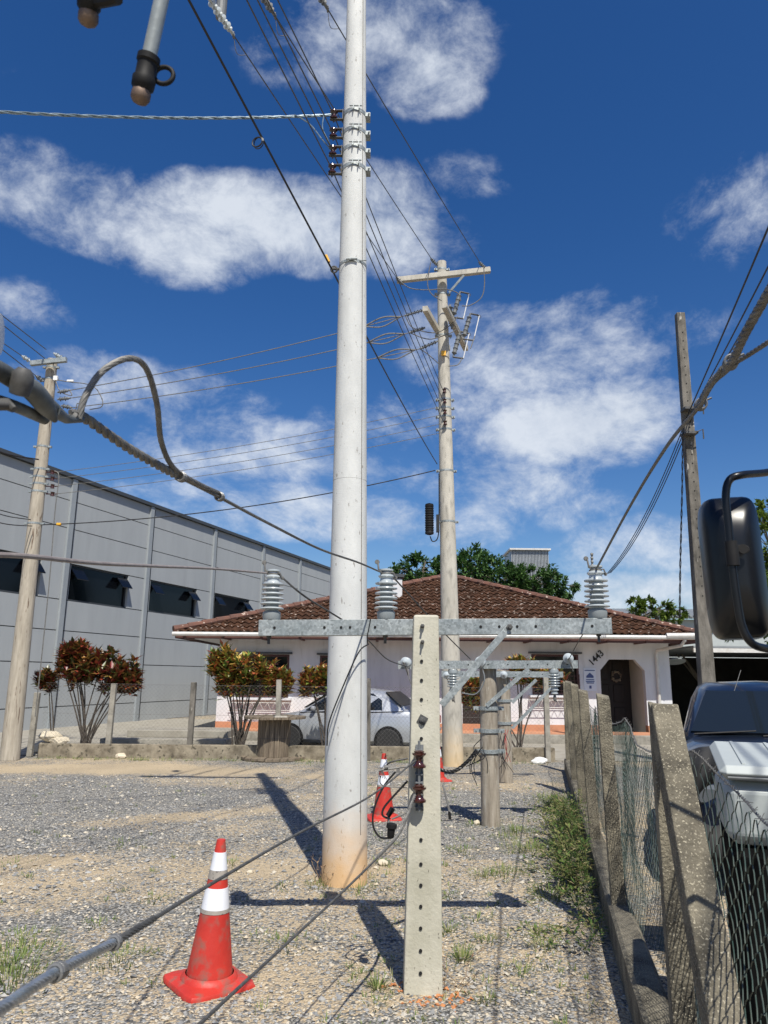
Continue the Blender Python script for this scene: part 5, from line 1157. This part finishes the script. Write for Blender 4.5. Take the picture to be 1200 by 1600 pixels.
# ================= CARS
def wheel(p,r,w_,car_,axis):
    axis=V(axis); t=MB().lathe([(r*.62,-w_/2),(r*.92,-w_/2),(r,-w_/2+.03),(r,w_/2-.03),(r*.92,w_/2),(r*.62,w_/2)],p,axis,32).build('wheel',M['tyre'],car_,smooth=True)
    rm_=MB(); rm_.lathe([(r*.63,-.02),(r*.64,w_/2-.01),(r*.60,w_/2-.03),(r*.57,w_/2-.05),(.02,w_/2-.09)],p,axis,28)
    x,y,d=frame_of(axis)
    for k in range(5):
        a=2*PI*k/5; dv=x*math.cos(a)+y*math.sin(a); rm_.beam(p+d*(w_/2-.03),p+dv*r*.60+d*(w_/2-.025),.03,.05,d)
    rm_.build('rim',M['rim'],t)
def loft(mb,secs):
    n_=len(secs[0]); 
    for s_ in secs: mb.v+=[V(p) for p in s_]
    for i in range(len(secs)-1):
        for k in range(n_-1): mb.f.append((i*n_+k,i*n_+k+1,(i+1)*n_+k+1,(i+1)*n_+k))
    mb.f.append(tuple(range(n_))); mb.f.append(tuple((len(secs)-1)*n_+k for k in range(n_))[::-1])
def car(name,label,low,green,wb,paint,W,wr,loc,rz,group='parked vehicles'):
    # local: x back->front positive ; y left ; stations (x,z_bot,z_belt,halfw)
    t_=thing(name,label,'car' if 'car' in name else 'pickup',(0,0,0),group)
    b=MB(); secs=[]
    for (x,zb,zt,hw) in low:
        s_=[]; prof=[(-.80,zb),(-.97,zb+.08),(-1,zb+.25),(-.985,zt-.16),(-.93,zt-.05),(-.80,zt),(-.4,zt+.02),(0,zt+.025)]
        pr2=prof+[(-a,z) for a,z in prof[-2::-1]]
        secs.append([(x,a*hw,z) for a,z in pr2])
    loft(b,secs); b.build('body',paint,t_,smooth=True,bevel=.01)
    g_=MB(); secs=[]
    for (x,zb,zt,hb,ht) in green:
        prof=[(-hb,zb),(-(hb*.35+ht*.65),zb+(zt-zb)*.72),(-ht,zt-.05),(-ht*.86,zt-.005),(0,zt+.02)]; pr2=prof+[(-a,z) for a,z in prof[-2::-1]]
        secs.append([(x,a,z) for a,z in pr2])
    loft(g_,secs); g_.build('cabin',paint,t_,smooth=True)
    for sx in wb:
        for sy in (-1,1):
            MB().lathe([(.01,0),(wr+.055,0),(wr+.05,.012),(.01,.012)],V((sx,sy*(W/2-.012 if sy>0 else W/2-.012),wr)),(0,sy,0),32).build('wheel_arch',M['black'],t_,smooth=True)
            wheel(V((sx,sy*(W/2-.075),wr)),wr,.19,t_,(0,sy,0))
    return t_
low=[(-2.02,.38,.62,.62),(-1.95,.26,.86,.74),(-1.75,.22,1.00,.79),(-1.2,.22,.97,.81),(0,.20,.93,.82),(.8,.20,.92,.82),(1.0,.20,.90,.81),(1.6,.22,.80,.77),(1.92,.24,.68,.70),(2.03,.30,.55,.58)]
gre=[(-1.52,.96,1.0,.74,.60),(-1.0,.94,1.37,.77,.58),(-.5,.92,1.42,.78,.60),(.0,.92,1.40,.78,.60),(.35,.92,1.32,.78,.60),(1.02,.88,.92,.76,.64)]
sc_=car('silver_car','silver sedan parked behind the back fence beside the thick pole',low,gre,(-1.22,1.22),M['silver'],1.64,.29,(0,0,0),0)
def side_glass(pts,hb,ht,zb,zt,sy,parent,off=.006,name='side_window',m_='carglass'):
    def Y(z): k=(z-zb)/(zt-zb); return (hb+(ht-hb)*min(1,k/.9)*.93)+off
    mb=MB(); mb.poly([V((x,sy*Y(z),z)) for x,z in pts],V((0,-sy*.01,0))); mb.build(name,M[m_],parent)
for sy in (-1,1):
    side_glass([(-.40,.955),(.22,.955),(.22,1.27),(-.02,1.335),(-.40,1.36)],.78,.60,.92,1.42,sy,sc_); side_glass([(.27,.955),(.86,.93),(.45,1.20),(.27,1.26)],.78,.60,.92,1.40,sy,sc_); side_glass([(-.46,.955),(-.46,1.355),(-.78,1.33),(-1.02,1.18),(-1.05,.97)],.775,.59,.92,1.40,sy,sc_)
    MB().box((.62,sy*.86,.98),(.10,.14,.10),None,.03).build('wing_mirror',M['silver'],sc_)
    for x in (.25,-.45): MB().box((x-.12,sy*.825,.80),(.14,.02,.03)).build('door_handle',M['silver'],sc_)
    for x in (.24,-.44,.98): MB().box((x,sy*.817,.60),(.008,.012,.66)).build('door_gap',M['flash'],sc_)
    MB().box((-1.95,sy*.62,.74),(.16,.16,.2),None,.03).build('tail_lamp',M['tail'],sc_); MB().box((1.90,sy*.55,.56),(.14,.22,.12),None,.03).build('headlight',M['lens'],sc_)
MB().poly([V((.46,-.50,1.29)),V((.97,-.60,.975)),V((.97,.60,.975)),V((.46,.50,1.29))],(.012,0,.012)).build('windshield',M['carglass'],sc_)
MB().poly([V((-1.04,-.52,1.36)),V((-1.44,-.60,1.06)),V((-1.44,.60,1.06)),V((-1.04,.52,1.36))],(-.012,0,.012)).build('rear_window',M['carglass'],sc_)
cpos=U(541,1150,18.3); sc_.location=(cpos.x+.12,18.35,-.05); sc_.rotation_euler=(0,0,PI-rad(20))
# rotation: front to the left, tail turned to camera
# dark pickup facing camera
low=[(-2.6,.5,.9,.80),(-2.5,.4,1.02,.86),(-.9,.38,1.06,.88),(0,.36,1.06,.89),(.8,.36,1.12,.88),(1.1,.36,1.13,.87),(1.8,.38,1.09,.85),(2.3,.42,.97,.80),(2.45,.5,.75,.70)]
gre=[(-1.15,1.0,1.10,.82,.60),(-1.05,1.0,1.58,.83,.60),(-.5,1.0,1.65,.84,.62),(.1,1.0,1.62,.84,.60),(.33,1.05,1.54,.84,.59),(.98,1.10,1.15,.83,.72)]
pk_=car('dark_pickup','dark blue pickup facing the camera behind the right fence',low,gre,(-1.6,1.5),M['navy'],1.78,.36,(0,0,0),0); pk_['category']='pickup'
MB().poly([V((.37,-.55,1.545)),V((.99,-.73,1.165)),V((.99,.73,1.165)),V((.37,.55,1.545))],(.016,0,.02)).build('windshield',M['carglass'],pk_)
for sy in (-1,1):
    side_glass([(-.9,1.09),(.0,1.09),(.0,1.50),(-.9,1.50)],.84,.60,1.0,1.6,sy,pk_); side_glass([(.05,1.10),(.7,1.15),(.3,1.42),(.05,1.48)],.84,.60,1.0,1.6,sy,pk_)
    MB().box((.72,sy*1.0,1.12),(.12,.22,.16),None,.04).build('wing_mirror',M['black'],pk_); MB().box((2.36,sy*.62,.78),(.14,.26,.16),None,.03).build('headlight',M['lens'],pk_)
wp=MB(); wp.tube([(1.06,-.1,1.16),(.95,.5,1.22)],.010,5); wp.tube([(1.06,-.7,1.16),(.98,-.15,1.20)],.010,5); wp.build('wiper',M['black'],pk_)
MB().tube([(.30,-.28,1.54),(.12,-.18,1.78)],.003,5).build('antenna',M['wire'],pk_)
MB().box((.42,.30,1.53),(.012,.07,.04),Matrix.Rotation(.6,3,'Y')).build('sticker',M['white'],pk_)
kp=U(1172,1068,8.0); ang=math.atan2(-1,-.40); pk_.location=(kp.x+.20,kp.y+.2,0); pk_.rotation_euler=(0,0,ang)
# ================= GREY BOX + BLACK UNIT behind fence
bx=thing('equipment_box','pale grey ribbed plastic box behind the mesh at the right edge','box',U(1160,1320,3.3))
Lf=U(1128,1208,3.3); bl_=U(1133,1322,3.3); ztb=Lf.z; zb_=bl_.z; Wd=.75; HB=rad(-20); RB_=Matrix.Rotation(HB,3,'Z')
def bp_(x,y,z): return V((Lf.x,3.3,0))+RB_@V((x,y,0))+V((0,0,z))
q=MB(); q.box(bp_(Wd/2,.31,(ztb+zb_)/2-.015),(Wd,.60,ztb-zb_-.03),RB_,.04); q.build('body',M['boxg'],bx,bevel=.012)
q=MB(); RRx=RB_@Matrix.Rotation(rad(5),3,'X'); q.box(bp_(Wd/2,.31,ztb+.03),(Wd+.02,.66,.06),RRx,.03)
for k in range(5): q.box(bp_(.09+k*.15,.31,ztb+.0605),(.016,.56,.012),RRx)
q.build('lid',M['boxg'],bx,bevel=.006)
MB().tube([bp_(.02,-.005,ztb-.015),bp_(Wd,-.005,ztb-.015)],.010,8).build('gasket',M['poly'],bx)
f_=RB_@V((0,-1,0)); MB().lathe([(.030,0),(.030,.012),(.018,.014)],bp_(.20,.012,(ztb+zb_)/2-.01),f_,18).build('latch',M['boxg'],bx); MB().lathe([(.008,0),(.008,.002)],bp_(.20,-.003,(ztb+zb_)/2-.01),f_,10).build('keyhole',M['hole'],bx)
un=thing('machine_unit','black steel machine chassis carrying the grey box behind the fence','machine',bp_(.4,.4,0))
q=MB(); q.box(bp_(.50,.40,zb_/2+.09),(.96,.78,zb_-.20),RB_,.03); q.box(bp_(.5,.05,.16),(.8,.06,.08),RB_); q.build('chassis',M['chassis'],un)
for k in range(2): MB().lathe([(.10,-.05),(.15,-.05),(.17,0),(.15,.05),(.10,.05)],bp_(.08,.15+k*.5,.17),RB_@V((1,0,0)),24).build('wheel',M['tyre'],un,smooth=True)
# spare tyre shape behind box
ty=U(1103,1180,4.6); tag(MB().torus((ty.x+.1,4.75,ty.z-.30),(0,1,.15),.24,.11,28,12).build('spare_tyre',M['tyre'],smooth=True),'black tyre standing between the grey box and the pickup','tyre')
# ================= TRUCK MIRROR + CAB (outside right edge)
tk=thing('truck','truck past the right edge with a big black side mirror','truck',(2.4,1.4,0))
YM=1.9; c0=U(1147,886,YM); u1=U(1097,800,YM); hw=(U(1190,884,YM).x-U(1097,884,YM).x)/2*.92; hh=(U(1143,770,YM).z-U(1143,1003,YM).z)/2*.95
def superloop(rx,rz,y,n_=40,e=6.0):
    out=[]
    for i in range(n_):
        a=2*PI*i/n_; c,s=math.cos(a),math.sin(a); out.append((math.copysign(abs(c)**(2/e),c)*rx,y,math.copysign(abs(s)**(2/e),s)*rz))
    return out
Rm=Matrix.Rotation(rad(-14),3,'Z')@Matrix.Rotation(rad(-1.5),3,'Y')
b=MB(); loops=[superloop(hw*.98,hh*.98,.045),superloop(hw,hh,.035),superloop(hw,hh,.01),superloop(hw*.975,hh*.985,-.015),superloop(hw*.90,hh*.94,-.035),superloop(hw*.60,hh*.72,-.065),superloop(hw*.35,hh*.5,-.078),superloop(hw*.1,hh*.3,-.080)]
for L_ in loops: b.v+=[c0+Rm@V(p) for p in L_]
n_=40
for i in range(len(loops)-1):
    for k in range(n_): b.f.append((i*n_+k,(i+1)*n_+k,(i+1)*n_+(k+1)%n_,i*n_+(k+1)%n_))
b.f.append(tuple(range(n_))); b.f.append(tuple((len(loops)-1)*n_+k for k in range(n_))[::-1])
mh=b.build('mirror_housing',M['mirror'],tk,smooth=True)
MB().poly([c0+Rm@V(p) for p in superloop(hw*.93,hh*.95,.047)],Rm@V((0,.003,0))).build('mirror_glass',M['rim'],mh)
q=MB()
for p in ((1160,858),): w_=U(*p,YM-.10); q.torus(w_,(0,1,0),.014,.004,18,6,.6); q.lathe([(.012,0),(.012,.004)],w_,(0,-1,0),16)
q.build('recess',M['hole'],mh)
yb=YM-.105
q=MB().tube(spline([U(1240,728,yb+.1),U(1200,738,yb+.05),U(1160,742,yb),U(1140,750,yb),U(1134,775,yb),U(1138,820,yb),U(1144,880,yb),U(1152,940,yb),U(1160,980,yb),U(1175,1005,yb),U(1200,1014,yb+.03),U(1250,1022,yb+.1)],8),.0098,12); q.build('mirror_arm',M['mirror'],tk,smooth=True)
MB().tube([U(1142,846,yb),U(1146,884,yb)],.0155,14).build('arm_clamp',M['black'],tk,smooth=True)
b=MB(); cx=2.95; b.box((cx,.2,1.5),(2.2,1.9,2.1),None,.12); b.build('cab',M['boxg'],tk,bevel=.03)
MB().box((cx-1.09,.2,1.9),(.06,1.5,.8),None,.02).build('windshield',M['carglass'],tk); MB().box((cx,1.13,1.9),(1.2,.06,.7),None,.02).build('door_window',M['carglass'],tk)
MB().tube([U(1250,722,yb+.1),(2.0,1.12,2.3)],.0098,8).tube([U(1250,1022,yb+.1),(2.0,1.12,1.6)],.0098,8).build('arm_mount',M['mirror'],tk)
for x in (cx-.5,): MB().lathe([(.2,-.12),(.45,-.12),(.48,0),(.45,.12),(.2,.12)],(x,1.05,.48),(0,1,0),24).build('wheel',M['tyre'],tk,smooth=True)
print('objects',len(bpy.data.objects),'verts',sum(len(m_.vertices) for m_ in bpy.data.meshes))

for o in bpy.data.objects:
    if 'label' in o.keys() and not 4<=len(o['label'].replace('-',' ').split())<=16: print('LONG',len(o['label'].split()),o['label'])
